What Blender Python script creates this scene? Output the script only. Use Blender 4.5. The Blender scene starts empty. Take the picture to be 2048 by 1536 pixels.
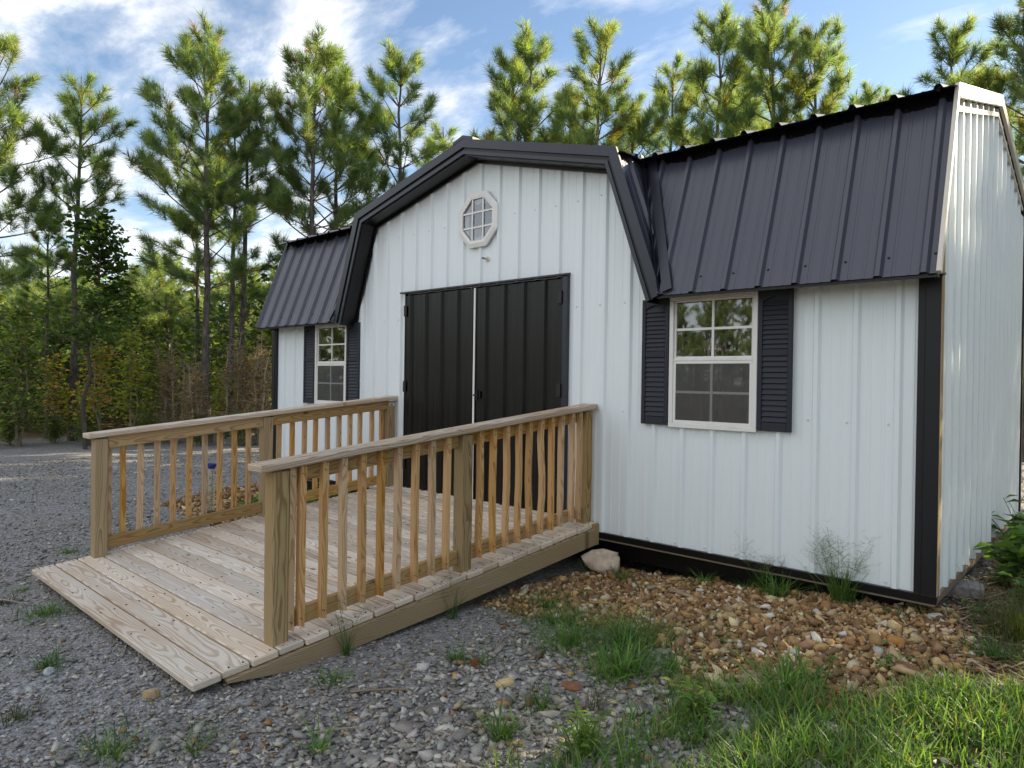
import bpy, math, random
import numpy as np
from mathutils import Matrix, Vector

random.seed(7)
RNG = np.random.default_rng(7)
SC = bpy.context.scene
COL = SC.collection
rad = math.radians

# ------------------------------------------------------------------ camera
CAM = (0.8338, -4.4619, 1.1796)
YAW, PITCH, ROLL = 0.73772, -0.00577, -0.01458


def cam_axes():
    cy, sy, cp, sp = math.cos(YAW), math.sin(YAW), math.cos(PITCH), math.sin(PITCH)
    cr, sr = math.cos(ROLL), math.sin(ROLL)
    Rz = np.array([[cy, -sy, 0], [sy, cy, 0], [0, 0, 1]])
    Rx = np.array([[1, 0, 0], [0, cp, -sp], [0, sp, cp]])
    Ry = np.array([[cr, 0, sr], [0, 1, 0], [-sr, 0, cr]])
    return Rz @ Rx @ Ry


AX = cam_axes()
cd = bpy.data.cameras.new('camera')
cam = bpy.data.objects.new('camera', cd)
COL.objects.link(cam)
M = Matrix.Identity(4)
for i in range(3):
    M[i][0], M[i][1], M[i][2], M[i][3] = AX[i, 0], AX[i, 2], -AX[i, 1], CAM[i]
cam.matrix_world = M
cd.sensor_width = 36.0
cd.lens = 1377.6 / 2048 * 36.0
cd.clip_start, cd.clip_end = 0.05, 2000
SC.camera = cam

# ------------------------------------------------------------------ sky and sun
SUN_EL = rad(25)
SUN_DIR = Vector((0.44, 0.90, 0)).normalized() * math.cos(SUN_EL) + Vector((0, 0, math.sin(SUN_EL)))
W = bpy.data.worlds.new('World')
SC.world = W
W.use_nodes = True
nt = W.node_tree
nt.nodes.clear()


def NN(t, kind, **kw):
    n = t.nodes.new(kind)
    for k, v in kw.items():
        if k.startswith('i_'):
            key = k[2:]
            n.inputs[int(key) if key.isdigit() else key.replace('_', ' ')].default_value = v
        else:
            setattr(n, k, v)
    return n


def math_(t, op, a, b=None, c=None, clamp=False):
    n = t.nodes.new('ShaderNodeMath')
    n.operation = op
    n.use_clamp = clamp
    for i, v in enumerate((a, b, c)):
        if v is None:
            continue
        if isinstance(v, (int, float)):
            n.inputs[i].default_value = v
        else:
            t.links.new(v, n.inputs[i])
    return n.outputs[0]


def mixc(t, fac, a, b, blend='MIX'):
    n = t.nodes.new('ShaderNodeMix')
    n.data_type = 'RGBA'
    n.blend_type = blend
    for s, v in ((n.inputs[0], fac), (n.inputs[6], a), (n.inputs[7], b)):
        if isinstance(v, (int, float)):
            s.default_value = v
        elif isinstance(v, tuple):
            s.default_value = (*v, 1) if len(v) == 3 else v
        else:
            t.links.new(v, s)
    return n.outputs[2]


def ramp(t, fac, stops):
    n = t.nodes.new('ShaderNodeValToRGB')
    cr = n.color_ramp
    while len(cr.elements) < len(stops):
        cr.elements.new(0.5)
    for e, (p, c) in zip(cr.elements, stops):
        e.position = p
        e.color = (*c, 1) if len(c) == 3 else c
    t.links.new(fac, n.inputs[0])
    return n.outputs[0]


sky = NN(nt, 'ShaderNodeTexSky', sky_type='NISHITA', sun_disc=False)
sky.sun_elevation = SUN_EL
sky.sun_rotation = math.atan2(SUN_DIR.x, SUN_DIR.y)
sky.altitude = 200
sky.air_density, sky.dust_density, sky.ozone_density = 1.0, 0.35, 1.2
tc = NN(nt, 'ShaderNodeTexCoord')
sep = NN(nt, 'ShaderNodeSeparateXYZ')
nt.links.new(tc.outputs['Generated'], sep.inputs[0])
zz = math_(nt, 'ADD', math_(nt, 'MAXIMUM', sep.outputs[2], 0.0), 0.16)
px = math_(nt, 'DIVIDE', sep.outputs[0], zz)
py = math_(nt, 'DIVIDE', sep.outputs[1], zz)
cmb = NN(nt, 'ShaderNodeCombineXYZ')
nt.links.new(px, cmb.inputs[0])
nt.links.new(py, cmb.inputs[1])
mp = NN(nt, 'ShaderNodeMapping')
mp.inputs['Location'].default_value = (3.1, 1.7, 0)
mp.inputs['Rotation'].default_value = (0, 0, rad(-38))
mp.inputs['Scale'].default_value = (0.95, 1.75, 1)
nt.links.new(cmb.outputs[0], mp.inputs[0])
n1 = NN(nt, 'ShaderNodeTexNoise', i_Scale=1.9, i_Detail=9.0, i_Roughness=0.60, i_Distortion=0.25)
nt.links.new(mp.outputs[0], n1.inputs['Vector'])
n3 = NN(nt, 'ShaderNodeTexNoise', i_Scale=2.6, i_Detail=5.0)
nt.links.new(mp.outputs[0], n3.inputs['Vector'])
noise_w = n3.outputs[0]
n2 = NN(nt, 'ShaderNodeTexNoise', i_Scale=0.45, i_Detail=2.0)
nt.links.new(mp.outputs[0], n2.inputs['Vector'])
# cloud bank thickens to the left; more is added behind the camera for fill
side = math_(nt, 'ADD', math_(nt, 'MULTIPLY', math_(nt, 'SUBTRACT', math_(nt, 'MULTIPLY', sep.outputs[0], -0.45), math_(nt, 'MULTIPLY', sep.outputs[1], 0.90)), 0.26), 0.125)
cov = math_(nt, 'ADD', math_(nt, 'ADD', n1.outputs[0], math_(nt, 'MULTIPLY', math_(nt, 'SUBTRACT', n2.outputs[0], 0.5), 0.25)), side)
cf = ramp(nt, cov, [(0.50, (0, 0, 0)), (0.58, (0.25, 0.25, 0.25)), (0.68, (0.9, 0.9, 0.9))])
shade = ramp(nt, noise_w, [(0.35, (5.3, 5.4, 5.6)), (0.65, (7.2, 7.15, 7.05))])
cloud = mixc(nt, 0.15, shade, sky.outputs[0])
skyc = mixc(nt, cf, sky.outputs[0], cloud)
bg = NN(nt, 'ShaderNodeBackground', i_Strength=0.062)
nt.links.new(skyc, bg.inputs[0])
wo = NN(nt, 'ShaderNodeOutputWorld')
nt.links.new(bg.outputs[0], wo.inputs[0])

sl = bpy.data.lights.new('sun', 'SUN')
sl.energy = 4.6
sl.angle = rad(0.55)
sl.color = (1.0, 0.83, 0.60)
sun = bpy.data.objects.new('sun', sl)
COL.objects.link(sun)
sun.rotation_euler = (-SUN_DIR).to_track_quat('-Z', 'Y').to_euler()
sun.location = SUN_DIR * 60

SC.view_settings.view_transform = 'Standard'
SC.view_settings.look = 'None'
SC.view_settings.exposure = 1.8
SC.view_settings.gamma = 1.0
SC.render.engine = 'CYCLES'
cy_ = SC.cycles
cy_.max_bounces, cy_.diffuse_bounces, cy_.glossy_bounces = 7, 3, 3
cy_.transmission_bounces, cy_.transparent_max_bounces = 4, 10
cy_.use_denoising = True
cy_.caustics_reflective = cy_.caustics_refractive = False

# ------------------------------------------------------------------ materials
MATS = {}


def mat(name):
    m = bpy.data.materials.new(name)
    m.use_nodes = True
    t = m.node_tree
    b = t.nodes['Principled BSDF']
    MATS[name] = m
    return m, t, b


def bump(t, b, h, strength=0.3, dist=0.01):
    n = NN(t, 'ShaderNodeBump', i_Strength=strength, i_Distance=dist)
    t.links.new(h, n.inputs['Height'])
    t.links.new(n.outputs[0], b.inputs['Normal'])


def noise(t, vec, scale, detail=4.0, rough=0.55, dist=0.0):
    n = NN(t, 'ShaderNodeTexNoise', i_Scale=scale, i_Detail=detail, i_Roughness=rough, i_Distortion=dist)
    t.links.new(vec, n.inputs['Vector'])
    return n.outputs[0]


def painted_metal(name, col, rough, dirt=0.10, emboss=0.06, spec=0.5, dirtcol=None):
    m, t, b = mat(name)
    tc = NN(t, 'ShaderNodeTexCoord')
    o = tc.outputs['Object']
    mpn = NN(t, 'ShaderNodeMapping')
    mpn.inputs['Scale'].default_value = (6, 6, 0.7)
    t.links.new(o, mpn.inputs[0])
    st = noise(t, mpn.outputs[0], 1.6, 5)
    dc = dirtcol or tuple(c * 0.72 for c in col)
    c = mixc(t, math_(t, 'MULTIPLY', ramp(t, st, [(0.45, (0, 0, 0)), (0.75, (1, 1, 1))]), dirt * 3), col, dc)
    t.links.new(c, b.inputs['Base Color'])
    big = noise(t, o, 2.3, 3)
    r = math_(t, 'ADD', math_(t, 'MULTIPLY', big, 0.16), rough - 0.08)
    t.links.new(r, b.inputs['Roughness'])
    b.inputs['Specular IOR Level'].default_value = spec
    fine = noise(t, o, 420, 2)
    wob = noise(t, o, 3.1, 2)
    hh = math_(t, 'ADD', math_(t, 'MULTIPLY', fine, 0.0006), math_(t, 'MULTIPLY', wob, 0.006))
    bump(t, b, hh, emboss * 5, 1.0)
    return m


painted_metal('white_siding', (0.79, 0.855, 0.895), 0.38, 0.02, 0.025, dirtcol=(0.66, 0.66, 0.63))
painted_metal('roof_metal', (0.055, 0.060, 0.088), 0.34, 0.08, 0.03, 0.6, dirtcol=(0.060, 0.058, 0.062))
painted_metal('dark_trim', (0.018, 0.023, 0.036), 0.36, 0.10, 0.05, 0.55)
painted_metal('black_trim', (0.010, 0.011, 0.015), 0.40, 0.08, 0.03, 0.35)
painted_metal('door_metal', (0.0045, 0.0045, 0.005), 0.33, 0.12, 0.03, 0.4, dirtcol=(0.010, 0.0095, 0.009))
painted_metal('shutter_plastic', (0.022, 0.026, 0.037), 0.55, 0.1, 0.06, 0.35)
painted_metal('pale_trim', (0.66, 0.62, 0.54), 0.35, 0.1, 0.04, 0.6)
painted_metal('window_vinyl', (0.80, 0.80, 0.78), 0.38, 0.08, 0.02)
painted_metal('screw_white', (0.70, 0.72, 0.74), 0.35, 0.0, 0.0)
painted_metal('screw_dark', (0.008, 0.008, 0.010), 0.5, 0.0, 0.0)
painted_metal('black_iron', (0.010, 0.010, 0.011), 0.45, 0.0, 0.0)
painted_metal('blue_plastic', (0.025, 0.045, 0.30), 0.4, 0.05, 0.0)
painted_metal('black_print', (0.01, 0.01, 0.01), 0.6, 0.0, 0.0)
painted_metal('tag_white', (0.70, 0.68, 0.62), 0.6, 0.25, 0.0)


def wood_mat(name, early, late, gray, grayamt, axis=0, ringf=165.0, sat_rand=0.25):
    """flat-sawn pine: rings of a wandering cone cut by the board's faces; local X is the grain"""
    m, t, b = mat(name)
    tc = NN(t, 'ShaderNodeTexCoord')
    oi = NN(t, 'ShaderNodeObjectInfo')
    rnd = oi.outputs['Random']
    s = NN(t, 'ShaderNodeSeparateXYZ')
    t.links.new(tc.outputs['Object'], s.inputs[0])
    off = math_(t, 'MULTIPLY', rnd, 57.0)
    xo = math_(t, 'ADD', s.outputs[0], off)
    # pith distance wanders along the board
    v1 = NN(t, 'ShaderNodeCombineXYZ')
    t.links.new(math_(t, 'MULTIPLY', xo, 0.62), v1.inputs[0])
    t.links.new(math_(t, 'MULTIPLY', s.outputs[1], 2.6), v1.inputs[1])
    t.links.new(math_(t, 'MULTIPLY', s.outputs[2], 5.5), v1.inputs[2])
    nA = noise(t, v1.outputs[0], 1.0, 4, 0.5, 0.25)
    v2 = NN(t, 'ShaderNodeCombineXYZ')
    t.links.new(math_(t, 'MULTIPLY', xo, 0.55), v2.inputs[0])
    t.links.new(rnd, v2.inputs[1])
    nB = noise(t, v2.outputs[0], 1.0, 2)
    cy0 = math_(t, 'MULTIPLY', math_(t, 'SUBTRACT', nB, 0.5), 0.16)
    du = math_(t, 'SUBTRACT', s.outputs[1], cy0)
    dz = math_(t, 'ADD', math_(t, 'ADD', s.outputs[2], 0.012), math_(t, 'MULTIPLY', nA, 0.125))
    r = math_(t, 'SQRT', math_(t, 'ADD', math_(t, 'MULTIPLY', du, du), math_(t, 'MULTIPLY', dz, dz)))
    rf = math_(t, 'MULTIPLY', math_(t, 'ADD', math_(t, 'MULTIPLY', math_(t, 'FRACT', math_(t, 'MULTIPLY', rnd, 31.7)), 0.8), 0.6), ringf)
    ph = math_(t, 'FRACT', math_(t, 'MULTIPLY', r, rf))
    ring = ramp(t, ph, [(0.0, (0.0, 0.0, 0.0)), (0.45, (0.12, 0.12, 0.12)), (0.78, (1, 1, 1)), (0.92, (0.8, 0.8, 0.8)), (1.0, (0, 0, 0))])
    v3 = NN(t, 'ShaderNodeCombineXYZ')
    t.links.new(math_(t, 'MULTIPLY', xo, 4.0), v3.inputs[0])
    t.links.new(math_(t, 'MULTIPLY', s.outputs[1], 240.0), v3.inputs[1])
    t.links.new(math_(t, 'MULTIPLY', s.outputs[2], 240.0), v3.inputs[2])
    fib = noise(t, v3.outputs[0], 1.0, 3)
    patch = noise(t, v1.outputs[0], 1.7, 4)
    base = mixc(t, ring, early, late)
    # weathering: the soft early wood greys first
    g = math_(t, 'MULTIPLY', ramp(t, patch, [(0.35, (0, 0, 0)), (0.65, (1, 1, 1))]), grayamt)
    g = math_(t, 'MULTIPLY', g, math_(t, 'SUBTRACT', 1.0, math_(t, 'MULTIPLY', ring, 0.72)))
    c = mixc(t, g, base, gray)
    c = mixc(t, math_(t, 'MULTIPLY', fib, 0.42), c, (0.10, 0.07, 0.04), 'MIX') if False else mixc(t, 0.38, c, mixc(t, fib, (0.52, 0.49, 0.46), (1.25, 1.25, 1.24)), 'MULTIPLY')
    # knots
    vk = NN(t, 'ShaderNodeCombineXYZ')
    t.links.new(math_(t, 'MULTIPLY', xo, 2.1), vk.inputs[0])
    t.links.new(math_(t, 'MULTIPLY', s.outputs[1], 5.0), vk.inputs[1])
    t.links.new(rnd, vk.inputs[2])
    vor = NN(t, 'ShaderNodeTexVoronoi', i_Scale=1.0, i_Randomness=1.0)
    t.links.new(vk.outputs[0], vor.inputs['Vector'])
    kn = ramp(t, vor.outputs['Distance'], [(0.035, (1, 1, 1)), (0.085, (0, 0, 0))])
    c = mixc(t, math_(t, 'MULTIPLY', kn, 0.75), c, (0.085, 0.042, 0.018))
    # board-to-board difference
    hv = NN(t, 'ShaderNodeHueSaturation')
    t.links.new(c, hv.inputs['Color'])
    t.links.new(math_(t, 'ADD', math_(t, 'MULTIPLY', rnd, sat_rand), 1.0 - sat_rand * 0.5), hv.inputs['Saturation'])
    r2 = math_(t, 'FRACT', math_(t, 'MULTIPLY', rnd, 17.3))
    t.links.new(math_(t, 'ADD', math_(t, 'MULTIPLY', r2, 0.34), 0.83), hv.inputs['Value'])
    t.links.new(hv.outputs[0], b.inputs['Base Color'])
    b.inputs['Roughness'].default_value = 0.78
    b.inputs['Specular IOR Level'].default_value = 0.25
    bump(t, b, math_(t, 'ADD', math_(t, 'MULTIPLY', ring, 0.6), math_(t, 'MULTIPLY', fib, 0.7)), 0.35, 0.0015)
    return m


wood_mat('deck_wood', (0.69, 0.58, 0.455), (0.46, 0.335, 0.235), (0.77, 0.72, 0.645), 0.85, ringf=185.0)
wood_mat('rail_wood', (0.47, 0.305, 0.115), (0.29, 0.155, 0.048), (0.42, 0.32, 0.175), 0.4, sat_rand=0.3)
wood_mat('cap_wood', (0.62, 0.50, 0.37), (0.36, 0.24, 0.15), (0.68, 0.61, 0.52), 0.8, ringf=185.0)
wood_mat('post_wood', (0.42, 0.30, 0.145), (0.235, 0.14, 0.058), (0.44, 0.37, 0.235), 0.5)
wood_mat('baluster_wood', (0.62, 0.39, 0.185), (0.42, 0.215, 0.085), (0.58, 0.45, 0.29), 0.3, ringf=190.0, sat_rand=0.4)
wood_mat('skid_wood', (0.26, 0.21, 0.15), (0.15, 0.11, 0.075), (0.24, 0.21, 0.17), 0.5)
wood_mat('stud_wood', (0.52, 0.36, 0.19), (0.36, 0.21, 0.10), (0.4, 0.3, 0.2), 0.0)
wood_mat('rim_wood', (0.44, 0.325, 0.18), (0.26, 0.16, 0.075), (0.44, 0.37, 0.26), 0.6, ringf=90.0)


def attr_mat(name, rough=0.8, transl=0.0, grain=0.0, gscale=60.0, spec=0.3, tint=None, bumps=0.0):
    """colour comes from the per-piece 'Col' attribute"""
    m, t, b = mat(name)
    a = NN(t, 'ShaderNodeAttribute', attribute_name='Col')
    c = a.outputs['Color']
    if grain:
        tc = NN(t, 'ShaderNodeTexCoord')
        f = noise(t, tc.outputs['Object'], gscale, 4)
        c = mixc(t, grain, c, mixc(t, f, (0.35, 0.34, 0.33), (1.6, 1.6, 1.6)), 'MULTIPLY')
        if bumps:
            bump(t, b, f, bumps, 0.006)
    t.links.new(c, b.inputs['Base Color'])
    b.inputs['Roughness'].default_value = rough
    b.inputs['Specular IOR Level'].default_value = spec
    if transl:
        tr = NN(t, 'ShaderNodeBsdfTranslucent')
        t.links.new(mixc(t, 1.0, c, tint or (1.5, 1.45, 0.55), 'MULTIPLY'), tr.inputs[0])
        mx = NN(t, 'ShaderNodeMixShader', i_0=transl)
        t.links.new(b.outputs[0], mx.inputs[1])
        t.links.new(tr.outputs[0], mx.inputs[2])
        t.links.new(mx.outputs[0], t.nodes['Material Output'].inputs[0])
    return m


attr_mat('needles', 0.55, 0.55, spec=0.35, tint=(1.7, 1.6, 0.6))
attr_mat('leaves', 0.5, 0.5, spec=0.4, tint=(1.6, 1.5, 0.6))
attr_mat('grass_blades', 0.5, 0.40, spec=0.35)
attr_mat('stones', 0.85, 0.0, 0.5, 90.0, 0.25, bumps=0.35)
attr_mat('big_stones', 0.85, 0.0, 0.75, 22.0, 0.25, bumps=0.8)
attr_mat('dry_wood', 0.85, 0.0, 0.5, 60.0, 0.15, bumps=0.3)


def bark_mat():
    m, t, b = mat('pine_bark')
    tc = NN(t, 'ShaderNodeTexCoord')
    mpn = NN(t, 'ShaderNodeMapping')
    mpn.inputs['Scale'].default_value = (14, 14, 4.5)
    t.links.new(tc.outputs['Object'], mpn.inputs[0])
    f = noise(t, mpn.outputs[0], 1.0, 5, 0.6, 0.4)
    c = ramp(t, f, [(0.30, (0.040, 0.034, 0.032)), (0.5, (0.105, 0.088, 0.078)), (0.72, (0.22, 0.18, 0.145))])
    t.links.new(c, b.inputs['Base Color'])
    b.inputs['Roughness'].default_value = 0.95
    bump(t, b, f, 0.8, 0.03)


bark_mat()


def glass_mat():
    m, t, b = mat('window_glass')
    t.nodes.remove(b)
    g = NN(t, 'ShaderNodeBsdfGlossy', i_Roughness=0.015)
    g.inputs[0].default_value = (0.95, 0.97, 1, 1)
    tr = NN(t, 'ShaderNodeBsdfTransparent')
    tr.inputs[0].default_value = (0.80, 0.82, 0.82, 1)
    fr = NN(t, 'ShaderNodeFresnel', i_IOR=1.75)
    tc = NN(t, 'ShaderNodeTexCoord')
    wob = noise(t, tc.outputs['Object'], 2.0, 2)
    bp = NN(t, 'ShaderNodeBump', i_Strength=0.06, i_Distance=0.012)
    t.links.new(wob, bp.inputs['Height'])
    t.links.new(bp.outputs[0], g.inputs['Normal'])
    mx = NN(t, 'ShaderNodeMixShader')
    t.links.new(math_(t, 'ADD', math_(t, 'MULTIPLY', fr.outputs[0], 1.0), 0.12, clamp=True), mx.inputs[0])
    t.links.new(tr.outputs[0], mx.inputs[1])
    t.links.new(g.outputs[0], mx.inputs[2])
    t.links.new(mx.outputs[0], t.nodes['Material Output'].inputs[0])
    # insect screen: fine dark mesh, too fine to resolve
    m, t, b = mat('insect_screen')
    b.inputs['Base Color'].default_value = (0.10, 0.10, 0.10, 1)
    b.inputs['Roughness'].default_value = 0.6
    tr = NN(t, 'ShaderNodeBsdfTransparent')
    mx = NN(t, 'ShaderNodeMixShader', i_0=0.55)
    t.links.new(tr.outputs[0], mx.inputs[1])
    t.links.new(b.outputs[0], mx.inputs[2])
    t.links.new(mx.outputs[0], t.nodes['Material Output'].inputs[0])
    # clear plastic of the rain gauge
    m, t, b = mat('clear_plastic')
    b.inputs['Base Color'].default_value = (0.72, 0.68, 0.50, 1)
    b.inputs['Roughness'].default_value = 0.15
    tr = NN(t, 'ShaderNodeBsdfTransparent')
    mx = NN(t, 'ShaderNodeMixShader', i_0=0.34)
    t.links.new(tr.outputs[0], mx.inputs[1])
    t.links.new(b.outputs[0], mx.inputs[2])
    t.links.new(mx.outputs[0], t.nodes['Material Output'].inputs[0])


glass_mat()


def concrete_mat():
    m, t, b = mat('concrete')
    tc = NN(t, 'ShaderNodeTexCoord')
    f = noise(t, tc.outputs['Object'], 30, 6, 0.7)
    c = ramp(t, f, [(0.3, (0.16, 0.155, 0.145)), (0.7, (0.36, 0.35, 0.33))])
    t.links.new(c, b.inputs['Base Color'])
    b.inputs['Roughness'].default_value = 0.95
    bump(t, b, f, 0.5, 0.01)


concrete_mat()


def ground_mat():
    m, t, b = mat('ground_soil')
    tc = NN(t, 'ShaderNodeTexCoord')
    o = tc.outputs['Object']
    a = NN(t, 'ShaderNodeAttribute', attribute_name='Col')
    s = NN(t, 'ShaderNodeSeparateColor')
    t.links.new(a.outputs['Color'], s.inputs[0])
    wob = noise(t, o, 9.0, 5)
    big = noise(t, o, 0.7, 4)
    # crushed grey stone: cells of several sizes
    v1 = NN(t, 'ShaderNodeTexVoronoi', i_Scale=42.0)
    t.links.new(o, v1.inputs['Vector'])
    v2 = NN(t, 'ShaderNodeTexVoronoi', i_Scale=95.0)
    t.links.new(o, v2.inputs['Vector'])
    sc1 = NN(t, 'ShaderNodeSeparateColor')
    t.links.new(v1.outputs['Color'], sc1.inputs[0])
    sc2 = NN(t, 'ShaderNodeSeparateColor')
    t.links.new(v2.outputs['Color'], sc2.inputs[0])
    g = math_(t, 'ADD', math_(t, 'MULTIPLY', sc1.outputs[0], 0.5), math_(t, 'MULTIPLY', sc2.outputs[1], 0.5))
    grey = ramp(t, g, [(0.1, (0.15, 0.146, 0.14)), (0.45, (0.25, 0.245, 0.24)), (0.8, (0.37, 0.365, 0.36)), (0.95, (0.48, 0.47, 0.45))])
    grey = mixc(t, math_(t, 'MULTIPLY', ramp(t, big, [(0.4, (0, 0, 0)), (0.7, (1, 1, 1))]), 0.35), grey, (0.22, 0.20, 0.17))
    brown = ramp(t, g, [(0.1, (0.10, 0.055, 0.028)), (0.5, (0.26, 0.15, 0.07)), (0.9, (0.42, 0.28, 0.15))])
    soil = ramp(t, wob, [(0.3, (0.05, 0.036, 0.024)), (0.55, (0.11, 0.078, 0.05)), (0.75, (0.20, 0.145, 0.095))])
    litter = ramp(t, wob, [(0.3, (0.05, 0.035, 0.02)), (0.55, (0.12, 0.075, 0.04)), (0.8, (0.18, 0.12, 0.065))])
    c = mixc(t, s.outputs[0], grey, brown)
    c = mixc(t, s.outputs[1], c, soil)
    c = mixc(t, s.outputs[2], c, litter)
    t.links.new(c, b.inputs['Base Color'])
    b.inputs['Roughness'].default_value = 0.95
    b.inputs['Specular IOR Level'].default_value = 0.2
    hgt = math_(t, 'ADD', math_(t, 'MULTIPLY', v1.outputs['Distance'], -0.6), math_(t, 'ADD', math_(t, 'MULTIPLY', v2.outputs['Distance'], -0.35), math_(t, 'MULTIPLY', wob, 0.5)))
    bump(t, b, hgt, 0.9, 0.02)


ground_mat()

# ------------------------------------------------------------------ mesh helpers


def mesh_np(name, V, F, mats=None, smooth=False, col=None):
    """V (n,3) array; F (m,k) array or list of such arrays of constant k"""
    me = bpy.data.meshes.new(name)
    V = np.asarray(V, dtype=np.float32)
    Fs = F if isinstance(F, list) else [F]
    Fs = [np.asarray(f, dtype=np.int32) for f in Fs if len(f)]
    me.vertices.add(len(V))
    me.vertices.foreach_set('co', V.ravel())
    nl = sum(f.size for f in Fs)
    npol = sum(len(f) for f in Fs)
    me.loops.add(nl)
    me.loops.foreach_set('vertex_index', np.concatenate([f.ravel() for f in Fs]))
    me.polygons.add(npol)
    tot = np.concatenate([np.full(len(f), f.shape[1], dtype=np.int32) for f in Fs])
    st = np.concatenate([[0], np.cumsum(tot)[:-1]]).astype(np.int32)
    me.polygons.foreach_set('loop_start', st)
    me.polygons.foreach_set('loop_total', tot)
    if smooth:
        me.polygons.foreach_set('use_smooth', np.ones(npol, dtype=bool))
    if col is not None:
        a = me.color_attributes.new('Col', 'FLOAT_COLOR', 'POINT')
        c = np.ones((len(V), 4), dtype=np.float32)
        c[:, :3] = col
        a.data.foreach_set('color', c.ravel())
    me.update()
    me.validate()
    if mats:
        me.materials.append(MATS[mats])
    return me


def link(name, me, parent=None, loc=(0, 0, 0), label=None, cat=None, group=None, kind=None):
    o = bpy.data.objects.new(name, me)
    COL.objects.link(o)
    o.location = loc
    if parent is not None:
        o.parent = parent
    tag(o, label, cat, group, kind)
    return o


def tag(o, label=None, cat=None, group=None, kind=None):
    if label:
        o['label'] = label
    if cat:
        o['category'] = cat
    if group:
        o['group'] = group
    if kind:
        o['kind'] = kind
    return o


class MB:
    """collects pieces of one mesh"""

    def __init__(self):
        self.V, self.F = [], []

    def poly(self, pts):
        n = len(self.V)
        self.V += [tuple(p) for p in pts]
        self.F.append(tuple(range(n, n + len(pts))))

    def add(self, V, F):
        n = len(self.V)
        self.V += [tuple(v) for v in V]
        self.F += [tuple(i + n for i in f) for f in F]

    def box(self, x0, x1, y0, y1, z0, z1, ch=0.0):
        if ch <= 0:
            V = [(x, y, z) for z in (z0, z1) for y in (y0, y1) for x in (x0, x1)]
            self.add(V, [(0, 2, 3, 1), (4, 5, 7, 6), (0, 1, 5, 4), (2, 6, 7, 3), (0, 4, 6, 2), (1, 3, 7, 5)])
        else:
            self.add(*chamfer_box(x0, x1, y0, y1, z0, z1, ch))

    def prism(self, poly, axis, a, b):
        """poly: 2-D outline; extruded along axis from a to b (axis 1: poly is x,z; axis 0: y,z; axis 2: x,y)"""
        def P(p, t):
            return {0: (t, p[0], p[1]), 1: (p[0], t, p[1]), 2: (p[0], p[1], t)}[axis]
        n = len(poly)
        V = [P(p, a) for p in poly] + [P(p, b) for p in poly]
        F = [tuple(range(n - 1, -1, -1)), tuple(range(n, 2 * n))]
        F += [(i, (i + 1) % n, n + (i + 1) % n, n + i) for i in range(n)]
        self.add(V, F)

    def build(self, name, m, parent=None, origin=(0, 0, 0), smooth=False, **kw):
        me = bpy.data.meshes.new(name)
        ox, oy, oz = origin
        me.from_pydata([(x - ox, y - oy, z - oz) for x, y, z in self.V], [], self.F)
        me.materials.append(MATS[m])
        if smooth:
            for p in me.polygons:
                p.use_smooth = True
        me.update()
        return link(name, me, parent, loc=origin, **kw)


def chamfer_box(x0, x1, y0, y1, z0, z1, c):
    V, idx = [], {}
    X, Y, Z = (x0, x1), (y0, y1), (z0, z1)
    for i in (0, 1):
        for j in (0, 1):
            for k in (0, 1):
                sx, sy, sz = (1, -1)[i], (1, -1)[j], (1, -1)[k]
                for a in range(3):
                    p = [X[i] + sx * c, Y[j] + sy * c, Z[k] + sz * c]
                    p[a] = (X[i], Y[j], Z[k])[a]
                    idx[i, j, k, a] = len(V)
                    V.append(tuple(p))
    F = []
    for a in range(3):
        b, d = [q for q in range(3) if q != a]
        for s in (0, 1):
            f = []
            for (u, v) in ((0, 0), (1, 0), (1, 1), (0, 1)):
                ijk = [0, 0, 0]
                ijk[a], ijk[b], ijk[d] = s, u, v
                f.append(idx[(*ijk, a)])
            F.append(tuple(f))
    for a in range(3):
        b, d = [q for q in range(3) if q != a]
        for u in (0, 1):
            for v in (0, 1):
                f = []
                for s, q in ((0, b), (1, b), (1, d), (0, d)):
                    ijk = [0, 0, 0]
                    ijk[a], ijk[b], ijk[d] = s, u, v
                    f.append(idx[(*ijk, q)])
                F.append(tuple(f))
    for i in (0, 1):
        for j in (0, 1):
            for k in (0, 1):
                F.append(tuple(idx[i, j, k, a] for a in range(3)))
    return V, F


BOARDS = {}


def board(name, L, Wd, T, m, parent, center, xdir, zdir=(0, 0, 1), ch=0.004, share=True):
    """a sawn board whose local X is its grain; centre and axes in the parent's frame"""
    key = (round(L, 3), round(Wd, 3), round(T, 3), m)
    me = BOARDS.get(key) if share else None
    if me is None:
        me = bpy.data.meshes.new(name)
        V, F = chamfer_box(-L / 2, L / 2, -Wd / 2, Wd / 2, -T / 2, T / 2, min(ch, T * 0.3))
        me.from_pydata(V, [], F)
        me.materials.append(MATS[m])
        me.update()
        BOARDS[key] = me
    o = bpy.data.objects.new(name, me)
    COL.objects.link(o)
    x = Vector(xdir).normalized()
    z = Vector(zdir)
    z = (z - x * z.dot(x)).normalized()
    y = z.cross(x)
    Mx = Matrix.Identity(4)
    for i in range(3):
        Mx[i][0], Mx[i][1], Mx[i][2], Mx[i][3] = x[i], y[i], z[i], center[i]
    o.parent = parent
    o.matrix_local = Mx
    return o


def empty(name, loc, **kw):
    o = bpy.data.objects.new(name, None)
    COL.objects.link(o)
    o.location = loc
    o.empty_display_size = 0.2
    tag(o, **kw)
    return o


def smoothstep(a, b, x):
    t = np.clip((np.asarray(x, dtype=float) - a) / (b - a), 0, 1)
    return t * t * (3 - 2 * t)


_perm = np.random.default_rng(3).random((64, 64))


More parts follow.
